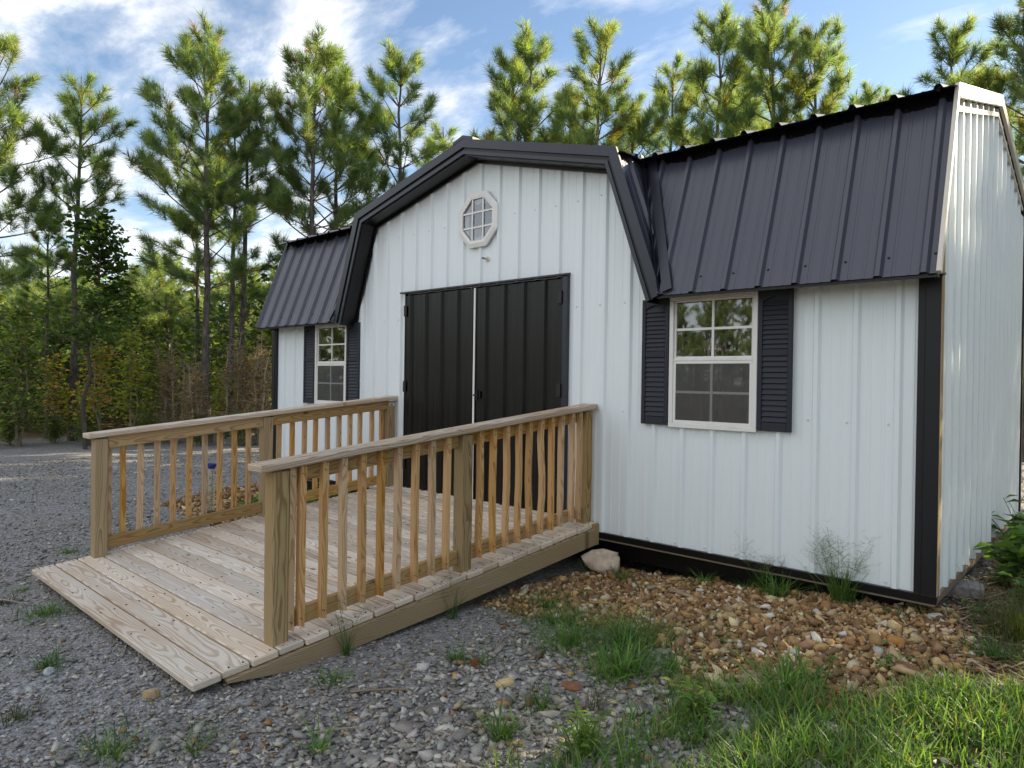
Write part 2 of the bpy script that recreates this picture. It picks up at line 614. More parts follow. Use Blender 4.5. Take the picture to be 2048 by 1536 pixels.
def vnoise(x, y, s=1.0, o=0):
    x = np.asarray(x, dtype=float) * s + 13.7 + o * 7.31
    y = np.asarray(y, dtype=float) * s + 5.3 + o * 3.17
    xi, yi = np.floor(x).astype(int), np.floor(y).astype(int)
    fx, fy = x - xi, y - yi
    fx, fy = fx * fx * (3 - 2 * fx), fy * fy * (3 - 2 * fy)
    g = lambda a, b: _perm[a % 64, b % 64]
    return (g(xi, yi) * (1 - fx) + g(xi + 1, yi) * fx) * (1 - fy) + (g(xi, yi + 1) * (1 - fx) + g(xi + 1, yi + 1) * fx) * fy


def ground_h(x, y):
    x = np.asarray(x, dtype=float)
    y = np.asarray(y, dtype=float)
    h = -0.275 + 0.15 * smoothstep(-2.2, 0.1, x) * smoothstep(-3.4, -0.6, y)
    h = h + 0.04 * smoothstep(0.1, 2.5, x) * smoothstep(-3, 0, y)
    h = h + (vnoise(x, y, 1.3) - 0.5) * 0.025 + (vnoise(x, y, 4.7, 1) - 0.5) * 0.012
    d = np.hypot(x + 3.6, y - 1.8)
    h = h + (vnoise(x, y, 0.11, 2) - 0.5) * 0.9 * smoothstep(16, 45, d)
    # the bare strip under the floor is a little lower
    under = smoothstep(0.05, 0.35, y) * smoothstep(3.6, 3.2, y) * smoothstep(-7.3, -7.0, x) * smoothstep(0.0, -0.25, x)
    return h - 0.08 * under


def in_poly(x, y, P):
    x = np.asarray(x, dtype=float)
    y = np.asarray(y, dtype=float)
    inside = np.zeros(np.broadcast(x, y).shape, bool)
    n = len(P)
    for i in range(n):
        x1, y1 = P[i]
        x2, y2 = P[(i + 1) % n]
        c = ((y1 > y) != (y2 > y))
        with np.errstate(divide='ignore', invalid='ignore'):
            xx = (x2 - x1) * (y - y1) / (y2 - y1 + 1e-12) + x1
        inside ^= c & (x < xx)
    return inside


BROWN_R = [(-2.30, 0.30), (-2.30, -1.22), (-2.0, -1.24), (-1.34, -1.12), (-0.92, -1.42), (-0.62, -1.62), (-0.3, -1.50), (-0.02, -1.42), (0.24, -1.0), (0.34, -0.55), (0.16, -0.12), (0.05, 0.3)]
BROWN_L = [(-7.9, 0.5), (-7.9, -0.5), (-7.2, -1.35), (-6.2, -1.45), (-4.9, -1.25), (-4.9, 0.5)]
MULCH = [(0.08, 4.2), (0.02, 0.2), (0.14, -0.2), (0.30, -0.75), (0.55, -0.85), (1.4, -0.2), (2.4, 1.2), (2.4, 4.2)]
LAWN = [(-0.86, -2.75), (-0.74, -2.2), (-0.60, -1.86), (-0.47, -1.60), (-0.26, -1.52), (-0.02, -1.47), (0.15, -1.16), (0.34, -0.98), (0.52, -0.75), (1.6, 0.5), (3.2, 0.2), (2.8, -3.2), (0.7, -3.3), (-0.3, -3.0)]


def jit(x, y, a=0.12, s=5.0, o=5):
    return x + (vnoise(x, y, s, o) - 0.5) * a * 2, y + (vnoise(x, y, s, o + 1) - 0.5) * a * 2


# ------------------------------------------------------------------ ground
def axis_pts(c, near, step, far, n):
    a = np.arange(0, near, step)
    b = near * (far / near) ** (np.linspace(0, 1, n))
    p = np.concatenate([a, b])
    return np.concatenate([-p[1:][::-1], p]) + c


gx = axis_pts(-2.5, 8, 0.09, 700, 42)
gy = axis_pts(-0.8, 5, 0.09, 700, 44)
GX, GY = np.meshgrid(gx, gy)
GZ = ground_h(GX, GY)
jx, jy = jit(GX, GY, 0.10)
cb = (in_poly(jx, jy, BROWN_R) | in_poly(jx, jy, BROWN_L)).astype(float)
cs = (in_poly(jx, jy, MULCH) | (in_poly(jx, jy, LAWN) & (jx > 0.3))).astype(float)
drv = np.hypot((GX + 3.2) * 0.95, GY - 0.5)
cl = smoothstep(10.8, 12.2, drv + (vnoise(GX, GY, 0.5, 4) - 0.5) * 1.2 - 1.0 * smoothstep(-8, -12, GX))
ny, nx = GX.shape
ii = np.arange(ny * nx).reshape(ny, nx)
GF = np.stack([ii[:-1, :-1], ii[:-1, 1:], ii[1:, 1:], ii[1:, :-1]], -1).reshape(-1, 4)
gme = mesh_np('ground', np.stack([GX, GY, GZ], -1).reshape(-1, 3), GF, 'ground_soil', True,
              np.stack([cb, cs, cl], -1).reshape(-1, 3))
link('ground', gme, kind='structure', label='grey gravel yard with brown pebble bed and bare soil')

# ------------------------------------------------------------------ shed
PITCH9 = 0.2286
RIB0 = -0.195
CX = -3.6575          # centre of the shed front
shed = empty('shed', (CX, 0.0, -0.05), label='white metal sided shed with black gambrel roof and double doors', cat='shed')
SB = Vector(shed.location)


def rel(o):
    """turn an object built in world coordinates into a child of the shed"""
    o.location = Vector(o.location) - SB
    return o


PROF = [(-0.026, 0.0), (-0.012, 0.023), (0.012, 0.023), (0.026, 0.0),
        (0.066, 0.0), (0.070, 0.0024), (0.082, 0.0024), (0.086, 0.0),
        (0.142, 0.0), (0.146, 0.0024), (0.158, 0.0024), (0.162, 0.0)]


def prof_h(u, rib0):
    s = (u - rib0 + 0.05) % PITCH9 - 0.05
    xs = [p[0] for p in PROF] + [PITCH9 - 0.026]
    hs = [p[1] for p in PROF] + [0.0]
    return float(np.interp(s, xs, hs))


def prof_cols(u0, u1, rib0, extra=()):
    us = {round(u0, 4), round(u1, 4)}
    k0 = int((u0 - rib0) / PITCH9) - 2
    for k in range(k0, k0 + int((u1 - u0) / PITCH9) + 5):
        for s, h in PROF:
            u = rib0 + k * PITCH9 + s
            if u0 < u < u1:
                us.add(round(u, 4))
    for e in extra:
        if u0 < e < u1:
            us.add(round(e, 4))
    return sorted(us)


def sheets(name, m, P, N, u0, u1, lo, hi, rib0, parent, openings=(), breaks=(), per=4, hmul=1.0, lap=0.0):
    """profiled sheet metal, one object per three-foot sheet.  P(u, v) -> point on the base plane; N normal;
    lo(u), hi(u) the sheet's edges; openings are (u0, u1, v0, v1)"""
    N = Vector(N).normalized()
    ex = list(breaks) + [e for o in openings for e in o[:2]]
    cuts = [u0]
    k = math.ceil((u0 - rib0) / (PITCH9 * per)) + 0
    while True:
        c = rib0 + k * PITCH9 * per + 0.036
        k += 1
        if c <= u0 + 0.08:
            continue
        if c >= u1 - 0.08:
            break
        cuts.append(c)
    cuts.append(u1)
    out = []
    for a, b in zip(cuts[:-1], cuts[1:]):
        us = prof_cols(a, b, rib0, ex)
        mb = MB()
        for ua, ub in zip(us[:-1], us[1:]):
            um = (ua + ub) / 2
            spans = [(None, None)]
            ops = sorted([o for o in openings if o[0] <= um <= o[1]], key=lambda o: o[2])
            segs = []
            la, lb, ha, hb = lo(ua), lo(ub), hi(ua), hi(ub)
            if ha - la < 1e-4 and hb - lb < 1e-4:
                continue
            cur_a, cur_b = la, lb
            for o in ops:
                segs.append((cur_a, cur_b, min(o[2], ha), min(o[2], hb)))
                cur_a = cur_b = o[3]
            segs.append((cur_a, cur_b, ha, hb))
            na, nb = N * prof_h(ua, rib0) * hmul, N * prof_h(ub, rib0) * hmul
            for (a0, b0, a1, b1) in segs:
                if a1 - a0 < 1e-4 and b1 - b0 < 1e-4:
                    continue
                mb.poly([P(ua, a0) + na, P(ub, b0) + nb, P(ub, b1) + nb, P(ua, a1) + na])
        if mb.F:
            o = mb.build(name, m, parent, origin=tuple(P((a + b) / 2, (lo((a + b) / 2) + hi((a + b) / 2)) / 2)))
            out.append(rel(o))
    return out


def offset_open(pts, d):
    """offset an open 2-D polyline to its right-hand side by d (mitred)"""
    out = []
    n = len(pts)
    for i in range(n):
        def nrm(a, b):
            dx, dy = b[0] - a[0], b[1] - a[1]
            l = math.hypot(dx, dy)
            return (dy / l, -dx / l)
        if i == 0:
            nx_, ny_ = nrm(pts[0], pts[1])
        elif i == n - 1:
            nx_, ny_ = nrm(pts[-2], pts[-1])
        else:
            a, b = nrm(pts[i - 1], pts[i]), nrm(pts[i], pts[i + 1])
            mx, my = a[0] + b[0], a[1] + b[1]
            l2 = (mx * mx + my * my) / 2
            nx_, ny_ = mx / l2, my / l2
        out.append((pts[i][0] + nx_ * d, pts[i][1] + ny_ * d))
    return out


def interp_poly(pts):
    xs, zs = [p[0] for p in pts], [p[1] for p in pts]
    return lambda x: float(np.interp(x, xs, zs))


# gambrel of the dormer front (x from centre, z) and of the shed's ends (y, z)
DG = [(-2.0, 1.785), (-1.61, 2.885), (0, 3.300), (1.61, 2.885), (2.0, 1.785)]
EG = [(-0.215, 1.785), (0.20, 2.905), (1.83, 3.345), (3.46, 2.905), (3.875, 1.785)]
XL, XR = -7.315, 0.0
YB = 3.66
WH = 1.80

# openings
DOOR = (-4.66, -2.63, 0.0, 2.03)
WIN = [(-6.315, -5.690, 0.870, 1.785), (-1.660, -1.024, 0.870, 1.785)]
OCT_C = (-3.640, 2.637)
OCT_R = 0.205

dg_wall = offset_open(DG, 0.118)
dtop = interp_poly([(CX + x, z) for x, z in dg_wall])


def front_top(x):
    if abs(x - CX) < 1.99:
        return max(WH + 0.01, dtop(x))
    return WH + 0.01


brk = [CX + p[0] for p in dg_wall] + [CX - 1.99, CX + 1.99]
ops = [DOOR, WIN[0], WIN[1], (OCT_C[0] - 0.15, OCT_C[0] + 0.15, OCT_C[1] - 0.15, OCT_C[1] + 0.15)]
sheets('siding_panel', 'white_siding', lambda u, v: Vector((u, 0, v)), (0, -1, 0), XL + 0.01, XR - 0.01,
       lambda u: 0.0, front_top, RIB0, shed, ops, brk)
eg_wall = offset_open(EG, 0.05)
etop = interp_poly(eg_wall)
ebr = [p[0] for p in eg_wall]
YR0 = 0.092 - 0.05
sheets('siding_panel', 'white_siding', lambda u, v: Vector((XR, u, v)), (1, 0, 0), 0.02, YB - 0.01,
       lambda u: 0.0, etop, YR0, shed, (), ebr)
sheets('siding_panel', 'white_siding', lambda u, v: Vector((XL, u, v)), (-1, 0, 0), 0.02, YB - 0.01,
       lambda u: 0.0, etop, YR0, shed, (), ebr)
sheets('siding_panel', 'white_siding', lambda u, v: Vector((u, YB, v)), (0, 1, 0), XL + 0.01, XR - 0.01,
       lambda u: 0.0, lambda u: WH + 0.3, RIB0, shed)

# screws of the siding: heads in rows beside the ribs
def screws(name, pts, m, nrm, r=0.0085, h=0.007):
    mb = MB()
    nrm = Vector(nrm).normalized()
    t1 = nrm.orthogonal().normalized()
    t2 = nrm.cross(t1)
    for p in pts:
        p = Vector(p)
        n = len(mb.V)
        ring1 = [p + (t1 * math.cos(a) + t2 * math.sin(a)) * r for a in [i * math.pi / 3 for i in range(6)]]
        ring2 = [q + nrm * h - (q - p) * 0.35 for q in ring1]
        mb.V += [tuple(q) for q in ring1 + ring2]
        mb.F += [(n + i, n + (i + 1) % 6, n + 6 + (i + 1) % 6, n + 6 + i) for i in range(6)] + [tuple(range(n + 6, n + 12))]
    return rel(mb.build(name, m, shed, kind='stuff'))


pts = []
for k in range(31):
    x = -0.244 - k * PITCH9
    for z in (0.032, 0.958, 1.781, 2.633):
        if z > front_top(x) - 0.03 and z > WH - 0.05:
            continue
        if any(o[0] - 0.05 < x < o[1] + 0.05 and o[2] - 0.02 < z < o[3] + 0.02 for o in ops):
            continue
        if z == 1.781 and abs(x - CX) > 1.86:
            continue
        pts.append((x, -0.0005, z + random.uniform(-.006, .006)))
screws('siding_screws', pts, 'screw_white', (0, -1, 0))
pts = []
for k in range(16):
    for z in (0.057, 0.97, 1.79, 2.62):
        y = 0.092 + k * PITCH9
        if z < etop(y) - 0.05:
            pts.append((XR + 0.0005, y, z))
screws('siding_screws', pts, 'screw_white', (1, 0, 0))

# ---- roof sheets
def lerp(a, b, t):
    return a + (b - a) * t


def roof_plane(p0, p1):
    """p0, p1 : (y, z) of a slope; returns P(u=x, v=0..1 along slope) and normal"""
    n = Vector((0, -(p1[1] - p0[1]), (p1[0] - p0[0])))
    if n.y > 0 and p1[0] > p0[0]:
        n = -n
    return (lambda u, v: Vector((u, lerp(p0[0], p1[0], v), lerp(p0[1], p1[1], v)))), n


XE0, XE1 = XL - 0.045, XR + 0.045
ROOF_RIB = -0.488
P_low, n_low = roof_plane(EG[0], EG[1])
vr = CX + 2.0


def vlo_R(u):       # valley edge on the right front slope
    return float(np.clip((CX + 2.0 - u) / 0.39, 0, 1))


def vlo_L(u):
    return float(np.clip((u - (CX - 2.0)) / 0.39, 0, 1))


sheets('roof_panel', 'roof_metal', P_low, n_low, CX + 1.61, XE1, vlo_R, lambda u: 0.995, ROOF_RIB, shed, (), [CX + 2.0])
sheets('roof_panel', 'roof_metal', P_low, n_low, XE0, CX - 1.61, vlo_L, lambda u: 0.995, ROOF_RIB, shed, (), [CX - 2.0])
# shadow under the break, painted in as a black strip on both wings
P_sh = lambda u, v: P_low(u, v) + Vector(n_low).normalized() * 0.002
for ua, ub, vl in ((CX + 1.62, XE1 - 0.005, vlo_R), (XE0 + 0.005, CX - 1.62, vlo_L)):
    sheets('break_shadow', 'door_metal', P_sh, n_low, ua, ub, (lambda vl: (lambda u: max(vl(u), 0.925 + 0.012 * math.sin(u * 9) + 0.8 * prof_h(u, ROOF_RIB))))(vl), lambda u: 0.996, ROOF_RIB, shed, per=40)
# upper front slope with a small lip over the break, upper and lower back slopes
P_up, n_up = roof_plane((EG[1][0] - 0.150, EG[1][1] - 0.034), EG[2])
sheets('roof_panel', 'roof_metal', P_up, (0, -0.26, 1), XE0, XE1, lambda u: 0.0, lambda u: 1.0, ROOF_RIB, shed)
P_bu = lambda u, v: Vector((u, lerp(EG[2][0], EG[3][0] + 0.05, v), lerp(EG[2][1], EG[3][1] - 0.012, v)))
sheets('roof_panel', 'roof_metal', P_bu, (0, 0.26, 1), XE0, XE1, lambda u: 0.0, lambda u: 1.0, ROOF_RIB, shed)
P_bl = lambda u, v: Vector((u, lerp(EG[3][0], EG[4][0], v), lerp(EG[3][1], EG[4][1], v)))
sheets('roof_panel', 'roof_metal', P_bl, (0, 1, 0.37), XE0, XE1, lambda u: 0.0, lambda u: 1.0, ROOF_RIB, shed)
# dormer slopes; u runs along y
YF = -0.20
for s in (-1, 1):
    A, B, C_ = (CX + s * 2.0, 1.785), (CX + s * 1.61, 2.885), (CX, 3.300)
    Pd = (lambda A, B: (lambda u, v: Vector((lerp(A[0], B[0], v), u, lerp(A[1], B[1], v)))))(A, B)
    # lower cheek: from the front edge back to the valley  y = -0.215 + 0.415 v
    sheets('roof_panel', 'roof_metal', Pd, (s * 1.1, 0, 0.39), YF + 0.01, 0.20,
           lambda u: float(np.clip((u + 0.205) / 0.41, 0, 1)), lambda u: 0.995, -0.02, shed)
    Pu = (lambda B, C_: (lambda u, v: Vector((lerp(B[0] + s * 0.07, C_[0], v), u, lerp(B[1] - 0.018, C_[1], v)))))(B, C_)
    sheets('roof_panel', 'roof_metal', Pu, (s * 0.26, 0, 1), YF + 0.01, 1.66,
           lambda u: float(np.clip((u - 0.16) / 1.5, 0, 1)), lambda u: 1.0, -0.02, shed)

# roof screws
pts = []
nl = Vector(n_low).normalized()
for k in range(-7, 40):
    x = ROOF_RIB + 0.045 - k * PITCH9
    for v in (0.10, 0.93):
        if XE0 < x < XE1 and (x > CX + 2.03 - 0.39 * v + .05 or x < CX - 2.03 + 0.39 * v - .05):
            pts.append(P_low(x, v) + nl * 0.001)
screws('roof_screws', pts, 'screw_dark', nl, 0.008, 0.006)

# ridge caps
mb = MB()
mb.prism([(EG[2][0] - 0.15, EG[2][1] - 0.018), (EG[2][0], EG[2][1] + 0.022), (EG[2][0] + 0.15, EG[2][1] - 0.018),
          (EG[2][0] + 0.15, EG[2][1] - 0.008), (EG[2][0], EG[2][1] + 0.034), (EG[2][0] - 0.15, EG[2][1] - 0.008)][::-1], 0, XE0, XE1)
rel(mb.build('ridge_cap', 'dark_trim', shed))
mb = MB()
mb.prism([(CX - 0.13, 3.290), (CX, 3.327), (CX + 0.13, 3.290), (CX + 0.13, 3.316), (CX, 3.357), (CX - 0.13, 3.316)], 1, YF - 0.025, 1.6)
rel(mb.build('ridge_cap', 'dark_trim', shed))

# valley flashing: two folded strips on each lower valley
for s in (-1, 1):
    a = Vector((CX + s * 2.0, -0.215, 1.785))
    b = Vector((CX + s * 1.61, 0.20, 2.905))
    ax = (b - a).normalized()
    nm = Vector(n_low).normalized()          # on the main slope
    w1 = ax.cross(nm).normalized()
    w1 = w1 if w1.x * s > 0 else -w1
    nd = Vector((s * 1.1, 0, 0.39)).normalized()
    w2 = ax.cross(nd).normalized()
    w2 = w2 if w2.y < 0 else -w2
    up = nm * 0.027
    mb = MB()
    mb.poly([a, a + w1 * 0.03, b + w1 * 0.03, b])
    mb.poly([a + w1 * 0.03, a + w1 * 0.045 + up, b + w1 * 0.045 + up, b + w1 * 0.03])
    mb.poly([a + w1 * 0.045 + up, a + w1 * 0.115 + up, b + w1 * 0.115 + up, b + w1 * 0.045 + up])
    mb.poly([a + w1 * 0.115 + up, a + w1 * 0.118 + up * 0.3, b + w1 * 0.118 + up * 0.3, b + w1 * 0.115 + up])
    upd = nd * 0.027
    mb.poly([a, b, b + w2 * 0.02, a + w2 * 0.02])
    mb.poly([a + w2 * 0.02, b + w2 * 0.02, b + w2 * 0.04 + upd, a + w2 * 0.03 + upd])
    mb.poly([a + w2 * 0.03 + upd, b + w2 * 0.04 + upd, b + w2 * 0.07 + upd, a + w2 * 0.05 + upd])
    rel(mb.build('valley_flashing', 'dark_trim', shed))

# dormer rake trim: outer band, recessed step, soffit
def band(name, m, poly_out, poly_in, y0, y1, axis=1, c0=CX, parent=shed, segs=None):
    n = len(poly_out)
    res = []
    for i in (range(n - 1) if segs is None else segs):
        mb = MB()
        q = [poly_out[i], poly_out[i + 1], poly_in[i + 1], poly_in[i]]
        mb.prism([(c0 + x, z) for x, z in q], axis, y0, y1)
        res.append(rel(mb.build(name, m, parent)))
    return res


o_out = offset_open(DG, -0.026)
band('rake_trim', 'dark_trim', o_out, offset_open(DG, 0.048), YF - 0.022, YF)
band('rake_trim', 'door_metal', offset_open(DG, 0.046), offset_open(DG, 0.078), YF - 0.004, YF + 0.008)
band('rake_trim', 'dark_trim', offset_open(DG, 0.076), offset_open(DG, 0.104), YF - 0.014, YF + 0.004)
band('soffit_panel', 'door_metal', offset_open(DG, 0.104), offset_open(DG, 0.116), YF + 0.006, -0.002)
# dark bead where the wall meets the soffit
band('soffit_bead', 'door_metal', offset_open(DG, 0.116), offset_open(DG, 0.142), -0.036, -0.021)

# eaves: flat soffits and thin fascia on both wings, front and back
for (xa, xb) in ((XE0 + 0.01, CX - 1.98), (CX + 1.98, XE1 - 0.01)):
    mb = MB()
    mb.box(xa, xb, -0.200, -0.003, 1.800, 1.812)
    rel(mb.build('eave_soffit', 'door_metal', shed))
    mb = MB()
    mb.box(xa, xb, -0.200, -0.188, 1.766, 1.7985)
    rel(mb.build('eave_fascia', 'door_metal', shed))
mb = MB()
mb.box(XE0 + 0.01, XE1 - 0.01, YB + 0.003, YB + 0.20, 1.80, 1.812)
rel(mb.build('eave_soffit', 'door_metal', shed))

# rake trim of the two gable ends
for s, xw in ((1, XR), (-1, XL)):
    mm = 'pale_trim' if s > 0 else 'dark_trim'
    x0, x1 = (xw + 0.030, xw + 0.052) if s > 0 else (xw - 0.052, xw - 0.030)
    po, pi = offset_open(EG, -0.026), offset_open(EG, 0.055)
    for i in range(4):
        ins = pi if i in (1, 2) else offset_open(EG, 0.012)
        mb = MB()
        mb.prism([po[i], po[i + 1], ins[i + 1], ins[i]], 0, x0, x1)
        rel(mb.build('rake_trim', mm, shed))
    # closing strip below the rake on the wall
    q0, q1 = offset_open(EG, 0.095), offset_open(EG, 0.125)
    for i in (1, 2):
        mb = MB()
        xa, xb = (xw + 0.0200, xw + 0.028) if s > 0 else (xw - 0.028, xw - 0.0200)
        mb.prism([q0[i], q0[i + 1], q1[i + 1], q1[i]], 0, xa, xb)
        rel(mb.build('wall_closure', mm, shed))
    mb = MB()
    xa, xb = (xw + 0.001, xw + 0.030) if s > 0 else (xw - 0.030, xw - 0.001)
    for i in range(4):
        a_, b_ = offset_open(EG, 0.014), offset_open(EG, 0.024)
        mb.prism([a_[i], a_[i + 1], b_[i + 1], b_[i]], 0, xa, xb)
    rel(mb.build('rake_soffit', 'door_metal', shed))
    mb = MB()      # boxed end of the eave
    mb.prism([(-0.205, 1.778), (0.0, 1.778), (0.0, 2.28), (-0.02, 2.27)], 0, xw - 0.012 * s, xw + 0.012 * s)
    rel(mb.build('eave_end', 'door_metal', shed))

# corner trims
for xa, xb in ((-0.094, 0.020), (XL - 0.020, XL + 0.090)):
    mb = MB()
    mb.box(xa, xb, -0.030, 0.004, 0.0, 1.800, 0.003)
    mb.box(xa + 0.028 if xa > -1 else xb - 0.036, xa + 0.036 if xa > -1 else xb - 0.028, -0.034, -0.0302, 0.0, 1.799)
    rel(mb.build('corner_trim', 'black_trim', shed))
mb = MB()
mb.box(0.0195, 0.0235, -0.028, 0.030, 0.005, 1.98)
rel(mb.build('corner_edge', 'rim_wood', shed))
for xs in (XR, XL):
    mb = MB()
    mb.box(xs - 0.06, xs + 0.022, YB - 0.022, YB + 0.026, 0.0, 2.3, 0.003)
    rel(mb.build('corner_trim', 'black_trim', shed))
# base trim and skids
mb = MB()
mb.box(XL - 0.012, 0.0185, -0.034, -0.002, -0.040, 0.0055, 0.002)
rel(mb.build('base_trim', 'door_metal', shed))
mb = MB()
mb.box(XL, 0.012, -0.026, 0.02, -0.053, -0.041)
rel(mb.build('floor_edge', 'skid_wood', shed))
mb = MB()
mb.box(-0.016, 0.016, 0.021, YB, -0.046, -0.002)
rel(mb.build('floor_edge', 'skid_wood', shed))
for y0 in (0.10, 1.2, 2.4, 3.40):
    mb = MB()
    mb.box(XL + 0.02, -0.10, y0, y0 + 0.09, -0.20, -0.058)
    rel(mb.build('skid', 'door_metal', shed))
mb = MB()
mb.box(XL + 0.03, -0.03, 0.03, YB - 0.03, -0.055, 0.05)
rel(mb.build('floor_deck', 'stud_wood', shed))
# studs and inner lining seen faintly through the panes
for k, (x0, y0) in enumerate([(-7.2, 3.5), (-6.6, 3.5), (-6.0, 3.5), (-5.4, 3.5), (-4.8, 3.5), (-4.2, 3.5), (-3.6, 3.5), (-3.0, 3.5), (-2.4, 3.5), (-1.8, 3.5), (-1.2, 3.5), (-0.6, 3.5), (-0.15, 2.6), (-0.15, 1.9), (-0.15, 1.2), (-7.2, 2.6), (-7.2, 1.6)]):
    board('stud', 1.75, 0.09, 0.04, 'stud_wood', shed, Vector((x0, y0, 0.93)) - SB, (0, 0, 1), (0, 1, 0))

# ---- doors
for (xa, xb, rib, side_) in ((-4.665, -3.674, -3.892, -1), (-3.652, -2.645, -3.064, 1)):
    d = MB()
    us = prof_cols(xa + 0.01, xb - 0.01, rib)
    for ua, ub in zip(us[:-1], us[1:]):
        ha, hb = prof_h(ua, rib), prof_h(ub, rib)
        d.poly([(ua, -0.030 - ha, 0.085), (ub, -0.030 - hb, 0.085), (ub, -0.030 - hb, 2.012), (ua, -0.030 - ha, 2.012)])
    d.box(xa, xa + 0.012, -0.036, 0.0, 0.08, 2.018)
    d.box(xb - 0.012, xb, -0.036, 0.0, 0.08, 2.018)
    d.box(xa + 0.012, xb - 0.012, -0.029, 0.0, 0.08, 0.084)
    leaf = rel(d.build('door', 'door_metal', shed, origin=((xa + xb) / 2, 0, 0.08)))
    pts = []
    if side_ > 0:
        # latch on the right leaf
        h = MB()
        h.box(-3.600, -3.560, -0.062, -0.031, 1.010, 1.075, 0.004)
        h.box(-3.640, -3.590, -0.072, -0.060, 1.030, 1.046, 0.004)
        h.box(-3.585, -3.572, -0.085, -0.058, 0.985, 1.090, 0.004)
        o = h.build('door_latch', 'black_iron', leaf, origin=(-3.58, -0.05, 1.04))
        o.location = Vector((-3.58, -0.05, 1.04)) - Vector(((xa + xb) / 2, 0, 0.08))
    for zc in (0.32, 1.10, 1.86):
        h = MB()
        xh = xb - 0.02 if side_ > 0 else xa + 0.02
        h.box(xh - 0.02, xh + 0.02, -0.056, -0.037, zc - 0.055, zc + 0.055, 0.004)
        o = h.build('hinge', 'black_iron', leaf, origin=(xh, -0.045, zc))
        o.location = Vector((xh, -0.045, zc)) - Vector(((xa + xb) / 2, 0, 0.08))
pts = []
for xr in (-4.339, -4.116, -3.892, -3.521, -3.292, -3.064, -2.847):
    for z in (0.14, 1.03, 1.95):
        pts.append((xr + 0.05, -0.0305, z))
screws('door_screws', pts, 'screw_dark', (0, -1, 0), 0.007, 0.005)
mb = MB()
mb.box(-3.6735, -3.6525, -0.0385, 0.004, 0.08, 2.015)
rel(mb.build('door_strip', 'window_vinyl', shed))
mb = MB()
mb.box(-2.6445, -2.597, -0.040, 0.0, 0.06, 2.034, 0.003)
rel(mb.build('door_jamb', 'dark_trim', shed))
mb = MB()
mb.box(-4.678, -4.6655, -0.030, 0.0, 0.06, 2.034, 0.002)
rel(mb.build('door_jamb', 'dark_trim', shed))
mb = MB()
mb.prism([(-0.002, 2.060), (-0.062, 2.050), (-0.062, 2.036), (-0.002, 2.036)], 0, -4.722, -2.594)
rel(mb.build('door_header', 'dark_trim', shed))
mb = MB()
mb.box(-4.68, -2.60, -0.045, 0.03, 0.052, 0.076)
rel(mb.build('door_sill', 'door_metal', shed))

# ---- windows
def child_of(o, parent_world):
    o.location = Vector(o.location) - Vector(parent_world)
    return o


def make_window(x0, x1, z0, z1):
    org = ((x0 + x1) / 2, -0.02, z0)
    f = MB()
    b = 0.030
    ya, yb = -0.040, 0.030
    f.box(x0 - 0.006, x1 + 0.006, ya, yb, z0 - 0.012, z0 + 0.022, 0.003)
    f.box(x0 - 0.006, x1 + 0.006, ya, yb, z1 - 0.022, z1 + 0.010, 0.003)
    f.box(x0 - 0.006, x0 + 0.026, ya + 0.0005, yb, z0 + 0.0225, z1 - 0.0225, 0.003)
    f.box(x1 - 0.026, x1 + 0.006, ya + 0.0005, yb, z0 + 0.0225, z1 - 0.0225, 0.003)
    w = rel(f.build('window', 'window_vinyl', shed, origin=org))
    zm = z0 + 0.468
    xi0, xi1 = x0 + 0.0265, x1 - 0.0265
    # upper sash sits back, lower sash proud with a screen
    for nm, za, zb, y, fr in (('upper', zm + 0.012, z1 - 0.0225, -0.010, 0.014), ('lower', z0 + 0.0225, zm - 0.006, -0.022, 0.020)):
        s = MB()
        s.box(xi0, xi1, y - 0.010, y + 0.010, za, za + fr, 0.002)
        s.box(xi0, xi1, y - 0.010, y + 0.010, zb - fr, zb, 0.002)
        s.box(xi0, xi0 + fr, y - 0.0095, y + 0.0095, za + fr, zb - fr)
        s.box(xi1 - fr, xi1, y - 0.0095, y + 0.0095, za + fr, zb - fr)
        child_of(s.build('sash', 'window_vinyl', w, origin=((xi0 + xi1) / 2, y, za)), org)
        gx0, gx1, gz0, gz1 = xi0 + fr, xi1 - fr, za + fr, zb - fr
        xm, zc = (gx0 + gx1) / 2, (gz0 + gz1) / 2
        mt = 0.0085
        for (a, c, e, g_) in ((xm - mt, xm + mt, gz0, gz1), (gx0, xm - mt, zc - mt, zc + mt), (xm + mt, gx1, zc - mt, zc + mt)):
            u = MB()
            u.box(a, c, y - 0.006, y + 0.006, e, g_)
            child_of(u.build('muntin', 'window_vinyl', w, origin=((a + c) / 2, y, (e + g_) / 2)), org)
        for a, c in ((gx0, xm - mt), (xm + mt, gx1)):
            for e, g_ in ((gz0, zc - mt), (zc + mt, gz1)):
                u = MB()
                tilt = random.uniform(-0.0006, 0.0006)
                u.poly([(a, y + tilt, e), (c, y - tilt, e), (c, y - tilt, g_), (a, y + tilt, g_)])
                child_of(u.build('pane', 'window_glass', w, origin=((a + c) / 2, y, (e + g_) / 2)), org)
        if nm == 'lower':
            u = MB()
            u.poly([(gx0, y - 0.0085, gz0), (gx1, y - 0.0085, gz0), (gx1, y - 0.0085, gz1), (gx0, y - 0.0085, gz1)])
            child_of(u.build('insect_screen', 'insect_screen', w, origin=(xm, y, gz0)), org)
    s = MB()
    s.box(xi0, xi1, -0.034, 0.012, zm - 0.0055, zm + 0.0115, 0.002)
    child_of(s.build('meeting_rail', 'window_vinyl', w, origin=((xi0 + xi1) / 2, -0.01, zm)), org)
    return w


for wn in WIN:
    make_window(*wn)


